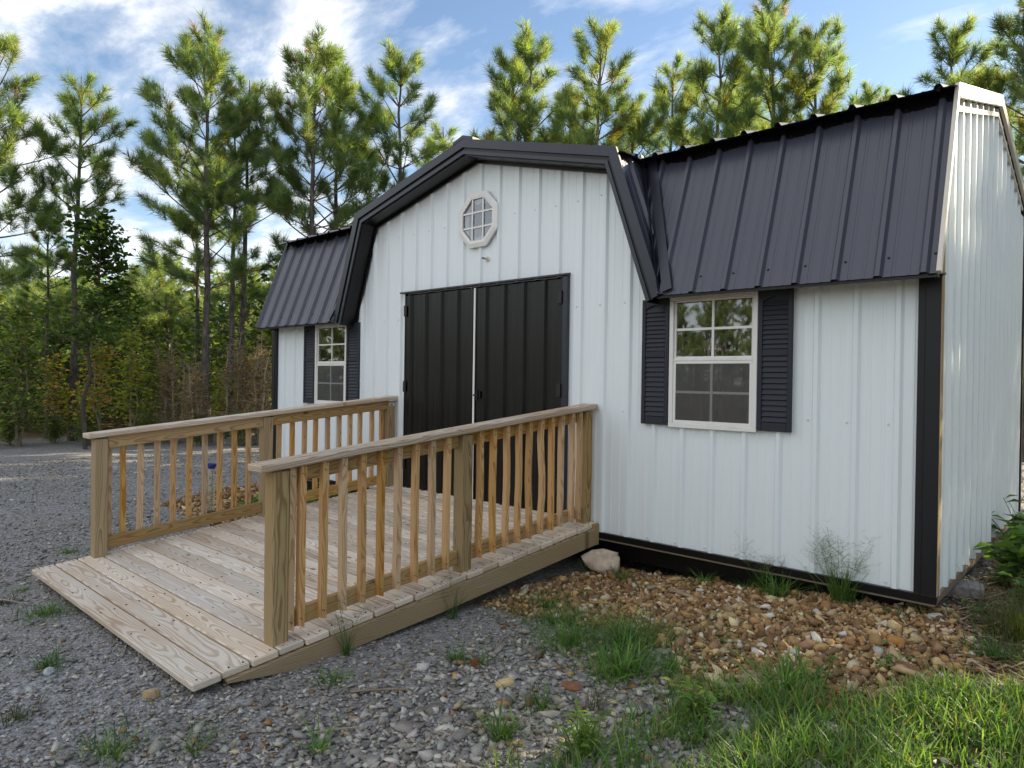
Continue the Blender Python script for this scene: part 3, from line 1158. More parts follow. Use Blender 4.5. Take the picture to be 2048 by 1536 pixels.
def make_shutter(x0, x1, z0, z1):
    org = ((x0 + x1) / 2, -0.021, z0)
    y0, y1 = -0.044, -0.021
    st = 0.030
    f = MB()
    f.box(x0, x0 + st, y0, y1, z0, z1, 0.003)
    f.box(x1 - st, x1, y0, y1, z0, z1, 0.003)
    zm = z0 + 0.51
    f.box(x0 + st, x1 - st, y0 + 0.003, y1, z0, z0 + 0.055, 0.003)
    f.box(x0 + st, x1 - st, y0 + 0.003, y1, zm - 0.022, zm + 0.022, 0.003)
    # arched head rail
    n = 8
    top = [(x0 + st, z1), (x1 - st, z1)]
    arc = []
    for i in range(n + 1):
        t = i / n
        arc.append((lerp(x1 - st, x0 + st, t), z1 - 0.068 + 0.026 * math.sin(math.pi * t)))
    f.prism([(p[0], p[1]) for p in [top[0]] + arc[::-1] + [top[1]]], 1, y0 + 0.003, y1)
    f.box(x0 + st, x1 - st, y1 - 0.004, y1 - 0.001, z0 + 0.05, z1 - 0.02)
    s = rel(f.build('shutter', 'shutter_plastic', shed, origin=org))
    key = round(x1 - x0, 3)
    for za, zb, cnt in ((z0 + 0.056, zm - 0.022, 12), (zm + 0.022, z1 - 0.068, 10)):
        pt = (zb - za) / cnt
        for i in range(cnt):
            zc = za + pt * (i + 0.5)
            u = MB()
            xa, xb = x0 + st + 0.001, x1 - st - 0.001
            u.prism([(y1 - 0.005, zc + pt * 0.52), (y1 - 0.008, zc + pt * 0.58), (y0 + 0.004, zc - pt * 0.36), (y0 + 0.007, zc - pt * 0.44)], 0, xa, xb)
            child_of(u.build('slat', 'shutter_plastic', s, origin=((xa + xb) / 2, (y0 + y1) / 2, zc)), org)
    return s


for a, b in ((-6.560, -6.325), (-5.680, -5.440), (-1.890, -1.669), (-1.014, -0.790)):
    make_shutter(a, b, 0.872, 1.784)

# ---- octagonal window
def octo(r, rot=math.pi / 8):
    R_ = r / math.cos(math.pi / 8)
    return [(OCT_C[0] + R_ * math.cos(rot + i * math.pi / 4), OCT_C[1] + R_ * math.sin(rot + i * math.pi / 4)) for i in range(8)]


org = (OCT_C[0], -0.02, OCT_C[1])
f = MB()
a, b, c, d = octo(0.250), octo(0.215), octo(0.205), octo(0.190)
for i in range(8):
    j = (i + 1) % 8
    f.poly([(a[i][0], -0.019, a[i][1]), (a[j][0], -0.019, a[j][1]), (a[j][0], -0.040, a[j][1]), (a[i][0], -0.040, a[i][1])])
    f.poly([(a[i][0], -0.040, a[i][1]), (a[j][0], -0.040, a[j][1]), (b[j][0], -0.050, b[j][1]), (b[i][0], -0.050, b[i][1])])
    f.poly([(b[i][0], -0.050, b[i][1]), (b[j][0], -0.050, b[j][1]), (d[j][0], -0.046, d[j][1]), (d[i][0], -0.046, d[i][1])])
    f.poly([(d[i][0], -0.046, d[i][1]), (d[j][0], -0.046, d[j][1]), (d[j][0], 0.02, d[j][1]), (d[i][0], 0.02, d[i][1])])
ow = rel(f.build('octagonal_window', 'window_vinyl', shed, origin=org))
q = 0.068
mt = 0.008
inn = octo(0.190)


def clip_rect(P, x0, x1, z0, z1):
    def clip(P, inside, inter):
        out = []
        for i in range(len(P)):
            a, b = P[i - 1], P[i]
            ia, ib = inside(a), inside(b)
            if ia != ib:
                out.append(inter(a, b))
            if ib:
                out.append(b)
        return out
    def ix(v):
        return lambda a, b: (v, a[1] + (b[1] - a[1]) * (v - a[0]) / (b[0] - a[0]))
    def iz(v):
        return lambda a, b: (a[0] + (b[0] - a[0]) * (v - a[1]) / (b[1] - a[1]), v)
    P = clip(P, lambda p: p[0] >= x0, ix(x0))
    P = clip(P, lambda p: p[0] <= x1, ix(x1)) if P else P
    P = clip(P, lambda p: p[1] >= z0, iz(z0)) if P else P
    P = clip(P, lambda p: p[1] <= z1, iz(z1)) if P else P
    return P


ex = [OCT_C[0] - 0.3, OCT_C[0] - q, OCT_C[0] + q, OCT_C[0] + 0.3]
ez = [OCT_C[1] - 0.3, OCT_C[1] - q, OCT_C[1] + q, OCT_C[1] + 0.3]
for i in range(3):
    for j in range(3):
        P = clip_rect(inn, ex[i] + mt, ex[i + 1] - mt, ez[j] + mt, ez[j + 1] - mt)
        if len(P) > 2:
            u = MB()
            u.poly([(p[0], -0.030, p[1]) for p in P])
            child_of(u.build('pane', 'window_glass', ow, origin=(ex[i], -0.03, ez[j])), org)
for s in (-1, 1):
    u = MB()
    u.box(OCT_C[0] + s * q - mt, OCT_C[0] + s * q + mt, -0.040, -0.026, OCT_C[1] - 0.189, OCT_C[1] + 0.189)
    child_of(u.build('muntin', 'window_vinyl', ow, origin=(OCT_C[0] + s * q, -0.03, OCT_C[1])), org)
    u = MB()
    u.box(OCT_C[0] - 0.189, OCT_C[0] + 0.189, -0.0385, -0.0275, OCT_C[1] + s * q - mt, OCT_C[1] + s * q + mt)
    child_of(u.build('muntin', 'window_vinyl', ow, origin=(OCT_C[0], -0.03, OCT_C[1] + s * q)), org)

# small capped cable outlet under the octagonal window
f = MB()
for r0, ya, yb in ((0.024, -0.010, -0.001), (0.012, -0.045, -0.010)):
    f.prism([(-3.537 + r0 * math.cos(i * math.pi / 5), 2.271 + r0 * math.sin(i * math.pi / 5)) for i in range(10)], 1, ya, yb)
po = rel(f.build('cable_outlet', 'tag_white', shed, origin=(-3.537, -0.001, 2.271)))
f = MB()
f.prism([(-3.540 + 0.007 * math.cos(i * math.pi / 3), 2.272 + 0.007 * math.sin(i * math.pi / 3)) for i in range(6)], 1, -0.075, -0.0455)
child_of(f.build('cable_end', 'black_iron', po, origin=(-3.54, -0.06, 2.272)), (-3.537, -0.001, 2.271))

# ------------------------------------------------------------------ ramp
RB = Vector((-3.58, -1.6, -0.25))
ramp_ = empty('wooden_ramp', RB, label='weathered wooden ramp with plank deck and railings up to the doors', cat='ramp')
SL = 0.0919


def deck_z(y):
    return 0.085 + SL * (y + 0.03)


ax = Vector((0, 1, SL)).normalized()
upn = Vector((0, -SL, 1)).normalized()
PX0, PX1 = -4.905, -2.268
nb = 22
span = 3.135 / nb
for i in range(nb):
    yc = -3.145 + span * (i + 0.5)
    z = deck_z(yc) - 0.019
    L = (PX1 - PX0) + random.uniform(-0.012, 0.012)
    b = board('deck_board', L, span - random.uniform(0.006, 0.011), 0.036, 'deck_wood', ramp_,
              Vector(((PX0 + PX1) / 2 + random.uniform(-0.006, 0.006), yc, z + random.uniform(-0.0015, 0.0015))) - RB, (1, 0, random.uniform(-0.001, 0.001)), upn, 0.006, share=False)
# rim joists and inner joists below the boards
for xc, m in ((-2.268, 'rim_wood'), (-4.89, 'rim_wood')):
    mb = MB()
    y0, y1 = -2.985, -0.045
    zt0, zt1 = deck_z(y0) - 0.040, deck_z(y1) - 0.040
    P = [(y0, zt0 - 0.012), (y0, zt0), (y1, zt1), (y1, zt1 - 0.125), (-1.75, deck_z(-1.75) - 0.160), (-2.6, deck_z(-2.6) - 0.135)]
    mb.prism(P, 0, xc - 0.019, xc + 0.019)
    # turn so the grain (local X) runs along the ramp
    me_org = Vector((xc, -1.5, -0.05))
    V = [Vector(v) - me_org for v in mb.V]
    mb2 = MB()
    mb2.V = [(v.y, -v.x, v.z) for v in V]
    mb2.F = mb.F
    o = mb2.build('rim_joist', m, ramp_)
    o.rotation_euler = (0, 0, math.pi / 2)
    o.location = me_org - RB
for xc in (-3.1, -3.58, -4.1):
    board('joist', 2.6, 0.10, 0.038, 'rim_wood', ramp_, Vector((xc, -1.40, deck_z(-1.40) - 0.095)) - RB, ax, (1, 0, 0))

# posts
POST = []
for xc, sd in ((-2.365, 1), (-4.835, -1)):
    for yc in ((-2.687, -1.395, -0.088) if sd > 0 else (-2.740, -1.43, -0.088)):
        zb, zt = deck_z(yc) - 0.045, deck_z(yc) + 0.868
        board('post', zt - zb, 0.089, 0.089, 'post_wood', ramp_, Vector((xc, yc, (zb + zt) / 2)) - RB, (0.0, -0.004 if yc < -2 else 0.0, 1), (sd, 0, 0), 0.005, share=False)
        POST.append((xc, yc))
# rails and caps
for xc, sd, ys in ((-2.365, 1, (-2.687, -1.395, -0.088)), (-4.835, -1, (-2.740, -1.43, -0.088))):
    xr = xc - 0.012 * sd
    for ya, yb in zip(ys[:-1], ys[1:]):
        y0, y1 = ya + 0.046, yb - 0.046
        L = (y1 - y0) / ax.y
        ym = (y0 + y1) / 2
        board('top_rail', L, 0.089, 0.038, 'rail_wood', ramp_, Vector((xr, ym, deck_z(ym) + 0.834)) - RB, ax, (sd, 0, 0), 0.004, share=False)
        board('bottom_rail', L, 0.089, 0.038, 'rail_wood', ramp_, Vector((xr, ym, deck_z(ym) + 0.088)) - RB, ax, (sd, 0, 0), 0.004, share=False)
    y0, y1 = (-2.815, -0.018) if sd > 0 else (-2.835, -0.018)
    ym = (y0 + y1) / 2
    board('cap_rail', (y1 - y0) / ax.y, 0.140, 0.037, 'cap_wood', ramp_, Vector((xc + 0.006 * sd, ym, deck_z(ym) + 0.898)) - RB, ax, (0, 0, 1), 0.006, share=False)
# balusters
BR = [-2.625, -2.565, -2.436, -2.315, -2.191, -2.065, -1.944, -1.813, -1.683, -1.56, -1.273, -1.145, -1.017, -0.894, -0.777, -0.651, -0.53, -0.418, -0.283, -0.194]
BL = [-2.672, -2.576, -2.452, -2.328, -2.206, -2.081, -1.956, -1.83, -1.705, -1.58, -1.293, -1.165, -1.038, -0.923, -0.794, -0.667, -0.541, -0.424, -0.286, -0.165]


def baluster(xc, y, sd, crook):
    z0, z1 = deck_z(y) + 0.040, deck_z(y) + 0.872
    n = 7
    L = z1 - z0
    w = 0.0175
    V, F = [], []
    ph = random.uniform(0, 6)
    for i in range(n):
        t = i / (n - 1)
        dx = crook * math.sin(ph + t * 5.2) * math.sin(math.pi * t)
        dy = crook * math.sin(ph * 1.7 + t * 4.1) * math.sin(math.pi * t)
        for (a, c) in ((-1, -1), (1, -1), (1, 1), (-1, 1)):
            lx = (t - 0.5) * L
            if i == 0 and sd > 0:
                lx += 0.012 * (0 if c * sd > 0 else 1) * 0 + (0.014 if a > 0 else 0.0)
            V.append((lx, a * w + dy, c * w + dx))
    for i in range(n - 1):
        for j in range(4):
            F.append((i * 4 + j, i * 4 + (j + 1) % 4, i * 4 + 4 + (j + 1) % 4, i * 4 + 4 + j))
    F += [(3, 2, 1, 0), tuple(range(n * 4 - 4, n * 4))]
    me = bpy.data.meshes.new('baluster')
    me.from_pydata(V, [], F)
    me.materials.append(MATS['baluster_wood'])
    o = link('baluster', me, ramp_)
    lean = random.uniform(-0.006, 0.006)
    x = Vector((0, lean, 1)).normalized()
    z = Vector((sd, 0, 0))
    yv = z.cross(x).normalized()
    Mx = Matrix.Identity(4)
    c = Vector((xc, y, (z0 + z1) / 2)) - RB
    for i in range(3):
        Mx[i][0], Mx[i][1], Mx[i][2], Mx[i][3] = x[i], yv[i], z[i], c[i]
    o.matrix_local = Mx
    pts_ = [(-L / 2 + 0.045, 0, w + 0.0004), (L / 2 - 0.045, 0, w + 0.0004)]
    mb = MB()
    for p in pts_:
        for (dx_, dy_) in ((0, -0.004), (0.006, 0.006)):
            mb.prism([(p[0] + dx_ + 0.0035 * math.cos(k * 1.2566), dy_ + 0.0035 * math.sin(k * 1.2566)) for k in range(5)], 2, w - 0.001, w + 0.0012)
    mb.build('nail_heads', 'screw_dark', o, kind='stuff')
    return o


for i, y in enumerate(BR):
    baluster(-2.3402, y, 1, 0.010 if i in (14, 15) else (0.004 if i > 9 else 0.0015))
for i, y in enumerate(BL):
    baluster(-4.8600, y, -1, 0.0015)
# nail heads along the deck boards
mb = MB()
for i in range(nb):
    yc = -3.145 + span * (i + 0.5)
    for xc in (-2.30, -3.1, -3.58, -4.1, -4.87):
        for dy in (-0.035, 0.033):
            y = yc + dy + random.uniform(-0.006, 0.006)
            x = xc + random.uniform(-0.008, 0.008)
            z = deck_z(y)
            mb.prism([(x + 0.0045 * math.cos(k * 1.0472), y + 0.0045 * math.sin(k * 1.0472)) for k in range(6)], 2, z - 0.002, z + 0.0022)
o = mb.build('deck_nails', 'screw_dark', ramp_, kind='stuff')
o.location = -RB
# white stapled tag on the post by the wall
mb = MB()
mb.box(-4.788, -4.786, -0.125, -0.060, 0.900, 0.925)
o = mb.build('stapled_tag', 'tag_white', ramp_, origin=(-4.787, -0.09, 0.91))
o.location = Vector((-4.787, -0.09, 0.91)) - RB
mb = MB()
mb.box(-4.7858, -4.7852, -0.108, -0.078, 0.906, 0.918)
o2 = mb.build('tag_mark', 'black_print', o, origin=(-4.787, -0.09, 0.91))
o2.location = (0, 0, 0)
# block under the ramp by the wall
mb = MB()
mb.box(-2.31, -2.25, -0.10, -0.036, -0.09, 0.075, 0.004)
o = mb.build('ledger_block', 'post_wood', ramp_, origin=(-2.28, -0.07, 0))
o.location = Vector((-2.28, -0.07, 0)) - RB

# ------------------------------------------------------------------ rain gauge
gp = Vector((-5.70, -1.52, 0))
gp.z = float(ground_h(gp.x, gp.y))
gauge = empty('rain_gauge', gp, label='clear rain gauge with blue cap behind the left railing', cat='rain gauge')
yaw_g = math.atan2(CAM[1] - gp.y, CAM[0] - gp.x) + math.pi / 2
gauge.rotation_euler = (0, 0, yaw_g)


def lathe(prof, n=14):
    V, F = [], []
    for (r, z) in prof:
        for i in range(n):
            V.append((r * math.cos(i * 2 * math.pi / n), r * math.sin(i * 2 * math.pi / n), z))
    for k in range(len(prof) - 1):
        for i in range(n):
            F.append((k * n + i, k * n + (i + 1) % n, (k + 1) * n + (i + 1) % n, (k + 1) * n + i))
    return V, F


zt = 0.34 - gp.z          # top of the cap over the ground
zb_ = zt - 0.475
g = MB(); g.add(*lathe([(0.0, zb_ + 0.02), (0.030, zb_ + 0.022), (0.034, zt - 0.05), (0.034, zt - 0.046)])); g.build('tube', 'clear_plastic', gauge, smooth=True)
g = MB(); g.add(*lathe([(0.028, zt - 0.052), (0.030, zt - 0.040), (0.044, zt - 0.022), (0.046, zt), (0.042, zt), (0.030, zt - 0.022), (0.0, zt - 0.03)])); g.build('funnel_cap', 'blue_plastic', gauge)
g = MB(); g.add(*lathe([(0.0, zb_ - 0.012), (0.034, zb_ - 0.012), (0.034, zb_ + 0.022), (0.0, zb_ + 0.024)])); g.build('base_cup', 'black_print', gauge)
g = MB(); g.box(-0.007, 0.007, -0.004, 0.004, -0.10, zb_ - 0.010); g.build('stake', 'black_iron', gauge)
g = MB(); g.box(0.004, 0.0065, -0.037, -0.0345, zb_ + 0.04, zt - 0.06)
for k in range(26):
    zc = zb_ + 0.055 + k * 0.0138
    g.box(0.0066, 0.0066 + (0.016 if k % 5 == 0 else 0.008), -0.037, -0.0345, zc - 0.001, zc + 0.001)
g.build('scale_marks', 'black_print', gauge)
for k in range(5):
    cu = bpy.data.curves.new('numeral', 'FONT')
    cu.body = str(k + 1)
    cu.size = 0.034
    cu.extrude = 0.0004
    cu.align_x = 'CENTER'
    cu.materials.append(MATS['black_print'])
    o = bpy.data.objects.new('numeral', cu)
    COL.objects.link(o)
    o.parent = gauge
    nm = bpy.data.meshes.new_from_object(o)
    bpy.data.objects.remove(o)
    o = link('numeral', nm, gauge)
    o.location = (-0.014, -0.0365, zb_ + 0.048 + k * 0.071)
    o.rotation_euler = (math.pi / 2, 0, 0)

# ------------------------------------------------------------------ stones and gravel
CUBE_V = np.array([(x, y, z) for z in (-1, 1) for y in (-1, 1) for x in (-1, 1)], float)
CUBE_F = np.array([(0, 2, 3, 1), (4, 5, 7, 6), (0, 1, 5, 4), (2, 6, 7, 3), (0, 4, 6, 2), (1, 3, 7, 5)])
ph_ = (1 + 5 ** 0.5) / 2
ICO_V = np.array([(-1, ph_, 0), (1, ph_, 0), (-1, -ph_, 0), (1, -ph_, 0), (0, -1, ph_), (0, 1, ph_), (0, -1, -ph_), (0, 1, -ph_), (ph_, 0, -1), (ph_, 0, 1), (-ph_, 0, -1), (-ph_, 0, 1)], float)
ICO_V /= np.linalg.norm(ICO_V[0])
ICO_F = np.array([(0, 11, 5), (0, 5, 1), (0, 1, 7), (0, 7, 10), (0, 10, 11), (1, 5, 9), (5, 11, 4), (11, 10, 2), (10, 7, 6), (7, 1, 8), (3, 9, 4), (3, 4, 2), (3, 2, 6), (3, 6, 8), (3, 8, 9), (4, 9, 5), (2, 4, 11), (6, 2, 10), (8, 6, 7), (9, 8, 1)])


def rand_rot(n, rng, tilt=0.5):
    yaw = rng.uniform(0, 2 * np.pi, n)
    tx = rng.normal(0, tilt, n)
    ty = rng.normal(0, tilt, n)
    cy, sy = np.cos(yaw), np.sin(yaw)
    R = np.zeros((n, 3, 3))
    Rz = np.zeros((n, 3, 3)); Rz[:, 0, 0] = cy; Rz[:, 0, 1] = -sy; Rz[:, 1, 0] = sy; Rz[:, 1, 1] = cy; Rz[:, 2, 2] = 1
    Rx = np.zeros((n, 3, 3)); Rx[:, 0, 0] = 1; Rx[:, 1, 1] = np.cos(tx); Rx[:, 1, 2] = -np.sin(tx); Rx[:, 2, 1] = np.sin(tx); Rx[:, 2, 2] = np.cos(tx)
    Ry = np.zeros((n, 3, 3)); Ry[:, 1, 1] = 1; Ry[:, 0, 0] = np.cos(ty); Ry[:, 0, 2] = np.sin(ty); Ry[:, 2, 0] = -np.sin(ty); Ry[:, 2, 2] = np.cos(ty)
    return Rx @ Ry @ Rz


def scatter_stones(name, xy, size, flat, cols, base, rng, rough=0.25, tilt=0.35, sink=0.3, label=None, matname='stones', smooth=False, stretch=0.5):
    n = len(xy)
    BV, BF = base
    k = len(BV)
    V = np.repeat(BV[None], n, 0)
    V = V + rng.normal(0, rough, V.shape)
    sc = np.stack([size * rng.uniform(1, 1 + stretch, n), size * rng.uniform(1 - stretch * 0.6, 1, n), size * flat * rng.uniform(0.6, 1.3, n)], -1) * 0.5
    V = V * sc[:, None, :]
    V = np.einsum('nij,nkj->nki', rand_rot(n, rng, tilt), V)
    z = ground_h(xy[:, 0], xy[:, 1]) + sc[:, 2] * (1 - 2 * sink) + rng.uniform(0, 0.006, n)
    V += np.stack([xy[:, 0], xy[:, 1], z], -1)[:, None, :]
    F = (BF[None] + (np.arange(n) * k)[:, None, None]).reshape(-1, BF.shape[1])
    c = np.repeat(cols[:, None, :], k, 1).reshape(-1, 3)
    me = mesh_np(name, V.reshape(-1, 3), F, matname, smooth, c)
    return link(name, me, kind='stuff', label=label)


def blocked(x, y):
    """under the shed or under the ramp"""
    a = (y > 0.25) & (x > XL) & (x < -0.05) & (y < YB)
    b = (x > -4.87) & (x < -2.31) & (y > -3.08) & (y < 0.3)
    return a | b


def pick(rng, pal, n, var=0.12):
    pal = np.array(pal)
    c = pal[rng.integers(0, len(pal), n)]
    return c * rng.uniform(1 - var * 2, 1 + var * 2, (n, 1)) * rng.uniform(1 - var * 0.3, 1 + var * 0.3, (n, 3))


rng = np.random.default_rng(11)
GREY = [(0.22, 0.217, 0.215), (0.29, 0.287, 0.285), (0.17, 0.166, 0.165), (0.35, 0.345, 0.34), (0.26, 0.252, 0.24), (0.41, 0.405, 0.40), (0.20, 0.186, 0.17)]
BRN = [(0.33, 0.19, 0.080), (0.41, 0.265, 0.12), (0.24, 0.135, 0.058), (0.46, 0.335, 0.175), (0.33, 0.205, 0.095), (0.54, 0.44, 0.27), (0.27, 0.17, 0.095), (0.17, 0.105, 0.052), (0.21, 0.12, 0.053)]

# grey crushed stone: dense in front, thinning with distance
N = 125000
dd = 0.8 + 13.2 * rng.random(N) ** 1.25
th = YAW + rng.uniform(-0.72, 0.80, N)
gxs = CAM[0] - np.sin(th) * dd
gys = CAM[1] + np.cos(th) * dd
jx, jy = jit(gxs, gys, 0.10)
inb = in_poly(jx, jy, BROWN_R) | in_poly(jx, jy, BROWN_L)
soft = in_poly(jx, jy, MULCH) | in_poly(jx, jy, LAWN)
keep = ~blocked(gxs, gys) & ~(inb & (rng.random(N) < 0.97)) & ~(soft & (rng.random(N) < np.where(gxs < 0.25, 0.35, 0.9))) & (np.hypot((gxs + 3.2) * .95, gys - .5) < 11.3)
# fines: bare packed patches between the stones
fine_patch = vnoise(gxs, gys, 1.1, 8)
keep &= rng.random(N) < np.clip(0.35 + 1.0 * fine_patch + 0.5 * smoothstep(-2.4, -1.0, gxs), 0, 1)
xy = np.stack([gxs, gys], -1)[keep]
dk = dd[keep]
n = len(xy)
loose = smoothstep(-2.6, -0.9, xy[:, 0]) * smoothstep(-0.8, -1.8, xy[:, 1])
size = np.clip(rng.lognormal(-4.35, 0.45, n), 0.006, 0.045) * (0.78 + 0.75 * loose) * (1 + 0.03 * np.maximum(dk - 4, 0))
cols = pick(rng, GREY, n) * np.array([1.18, 1.12, 1.02])
odd = rng.random(n) < 0.05
cols[odd] = pick(rng, BRN, int(odd.sum())) * 1.1
pale = rng.random(n) < 0.03
cols[pale] = (0.5, 0.48, 0.42)
scatter_stones('gravel', xy, size, 0.42, cols, (CUBE_V * 0.8, CUBE_F), rng, 0.30, 0.30, 0.25, label='loose grey crushed stone gravel over the yard')

# brown creek pebbles
N = 20000
bx = rng.uniform(-2.4, 0.45, N)
by = rng.uniform(-1.75, 0.32, N)
jx, jy = jit(bx, by, 0.10)
k = in_poly(jx, jy, BROWN_R) & ~blocked(bx, by)
xy = np.stack([bx, by], -1)[k]
n = len(xy)
size = np.clip(rng.lognormal(-3.92, 0.50, n), 0.008, 0.070)
cols = pick(rng, BRN, n, 0.15)
p = rng.random(n) < 0.07
cols[p] = pick(rng, [(0.52, 0.47, 0.38), (0.55, 0.52, 0.46), (0.5, 0.42, 0.28)], int(p.sum()))
scatter_stones('pebbles', xy, size, 0.62, cols, (ICO_V, ICO_F), rng, 0.21, 0.5, 0.15, label='brown rounded creek pebbles along the shed wall', stretch=0.6)
N = 5000
bx = rng.uniform(-8.1, -4.8, N)
by = rng.uniform(-1.6, 0.5, N)
jx, jy = jit(bx, by, 0.12)
k = in_poly(jx, jy, BROWN_L) & ~blocked(bx, by)
xy = np.stack([bx, by], -1)[k]
n = len(xy)
scatter_stones('pebbles', xy, np.clip(rng.lognormal(-3.4, 0.35, n), 0.015, 0.07), 0.62, pick(rng, BRN, n, 0.15), (ICO_V, ICO_F), rng, 0.16, 0.45, 0.15,
               label='brown pebbles beyond the left railing', stretch=0.6)

# single stones one can point to
def subdiv_ico(lv):
    V, F = ICO_V.copy(), ICO_F.copy()
    for _ in range(lv):
        mid, nv, nf = {}, list(map(tuple, V)), []
        def m_(a, b):
            key = (min(a, b), max(a, b))
            if key not in mid:
                p = (np.array(nv[a]) + np.array(nv[b])) / 2
                nv.append(tuple(p / np.linalg.norm(p)))
                mid[key] = len(nv) - 1
            return mid[key]
        for a, b, c in F:
            ab, bc, ca = m_(a, b), m_(b, c), m_(c, a)
            nf += [(a, ab, ca), (b, bc, ab), (c, ca, bc), (ab, bc, ca)]
        V, F = np.array(nv), np.array(nf)
    return V, F


SV, SF = subdiv_ico(2)


def stone(xy, dims, col, label, seed, flatn=7, yaw=0.0, sink=0.25, smooth=False, cut=(0.62, 0.95)):
    r = np.random.default_rng(seed)
    V = np.sign(SV) * np.abs(SV) ** (0.62 if not smooth else 0.95)
    # cut facets
    for _ in range(flatn):
        nrm = r.normal(size=3)
        nrm /= np.linalg.norm(nrm)
        d = r.uniform(*cut)
        s = V @ nrm
        V = V - np.maximum(s - d, 0)[:, None] * nrm
    V += r.normal(0, 0.022, V.shape)
    V *= np.array(dims) * 0.55
    c, s = math.cos(yaw), math.sin(yaw)
    V = V @ np.array([[c, s, 0], [-s, c, 0], [0, 0, 1]])
    z = float(ground_h(*xy)) + dims[2] * (0.5 - sink)
    cc = np.array(col) * (1 + 0.25 * r.normal(size=(len(V), 1)) * 0.5)
    me = mesh_np('stone', V, SF, 'big_stones', smooth, np.clip(cc, 0.02, 0.9))
    return link('stone', me, loc=(xy[0], xy[1], z), label=label, cat='stone')


stone((-2.15, -0.12), (0.34, 0.24, 0.215), (0.52, 0.43, 0.34), 'large blocky tan rock at the ramp corner by the shed wall', 23, 13, 0.15, 0.14, cut=(0.58, 0.92))
stone((-1.33, -2.10), (0.085, 0.06, 0.05), (0.55, 0.42, 0.22), 'pale yellow stone lying alone on the grey gravel', 6, 6, 0.8)
stone((-0.135, -0.345), (0.085, 0.055, 0.05), (0.56, 0.50, 0.38), 'smooth cream stone near the tall seeding grass clump', 7, 4, 0.2, smooth=True)
stone((-0.045, -0.62), (0.075, 0.06, 0.06), (0.42, 0.21, 0.06), 'bright orange angular stone among the brown pebbles', 8, 8, 0.5)
stone((0.075, -0.93), (0.11, 0.065, 0.05), (0.24, 0.12, 0.06), 'dark rusty flat rock beside the cut branch piece', 9, 7, -0.5)
stone((0.02, -0.03), (0.075, 0.05, 0.05), (0.45, 0.43, 0.40), 'grey white stone right under the shed front corner', 10, 7, 0.7)
stone((-1.30, -0.22), (0.06, 0.045, 0.035), (0.50, 0.47, 0.42), 'small pale stone between the first two grass tufts', 12, 5, 0.2)
stone((-0.42, -1.44), (0.115, 0.085, 0.08), (0.33, 0.24, 0.19), 'reddish grey rock at the edge of the lawn', 13, 8, 0.2)
stone((-1.07, -1.93), (0.09, 0.05, 0.035), (0.26, 0.115, 0.06), 'flat rust coloured stone in the gravel below the grass', 14, 6, 0.3)
stone((-0.55, -1.02), (0.06, 0.045, 0.04), (0.58, 0.54, 0.44), 'whitish pebble in the middle of the pebble bed', 15, 5, 0.9, smooth=True)
stone((-2.42, -3.26), (0.075, 0.04, 0.05), (0.42, 0.30, 0.17), 'tan chip standing at the lower edge of the ramp', 16, 6, 0.9)
stone((-3.02, -3.50), (0.055, 0.045, 0.04), (0.40, 0.42, 0.44), 'round grey stone beside a weed in front of the ramp', 17, 5, 0.1, smooth=True)
# concrete block under the shed's side
mb = MB()
mb.box(-0.16, 0.16, -0.09, 0.09, -0.05, 0.045, 0.006)
o = mb.build('concrete_block', 'concrete', label='grey concrete block supporting the shed beside its front corner', cat='block')
o.location = (-0.02, 0.72, -0.118)
o.rotation_euler = (0, 0, rad(6))
# pale timber lying at the forest edge beyond the yard
mb = MB()
mb.box(-0.75, 0.75, -0.12, 0.12, 0, 0.16, 0.01)
o = mb.build('timber_beam', 'concrete', label='pale grey timber lying at the far edge of the gravel', cat='beam')
o.location = (-13.1, 2.95, float(ground_h(-13.1, 2.95)))
o.rotation_euler = (0, 0, rad(70))


def wood_piece(p0, p1, r0, r1, col, label, seed, name='branch_piece', cat='branch', bend=0.01):
    r = np.random.default_rng(seed)
    n, k = 7, 7
    V = []
    a = np.array([*p0, float(ground_h(*p0)) + r0 + 0.012])
    b = np.array([*p1, float(ground_h(*p1)) + r1 + 0.012])
    d = (b - a) / np.linalg.norm(b - a)
    s1 = np.cross(d, (0, 0, 1)); s1 /= np.linalg.norm(s1)
    s2 = np.cross(s1, d)
    ph = r.uniform(0, 6, k)
    for i in range(n):
        t = i / (n - 1)
        c = a + (b - a) * t + s1 * bend * math.sin(t * 4 + 1) + s2 * bend * 0.5 * math.sin(t * 5)
        rr = (r0 + (r1 - r0) * t) * (1 + 0.15 * r.normal(size=k))
        for j in range(k):
            q = j * 2 * math.pi / k
            V.append(c + (s1 * math.cos(q) + s2 * math.sin(q) * 0.8) * rr[j] + d * r.normal() * r0 * (0.7 if i in (0, n - 1) else 0.1))
    F4 = [(i * k + j, i * k + (j + 1) % k, (i + 1) * k + (j + 1) % k, (i + 1) * k + j) for i in range(n - 1) for j in range(k)]
    F7 = [tuple(range(k - 1, -1, -1)), tuple(range((n - 1) * k, n * k))]
    V = np.array(V)
    org = V.mean(0)
    cc = np.array(col) * (1 + 0.2 * r.normal(size=(len(V), 1)))
    me = mesh_np(name, V - org, [np.array(F4), np.array(F7)], 'dry_wood', True, np.clip(cc, 0.02, 0.8))
    return link(name, me, loc=tuple(org), label=label, cat=cat)


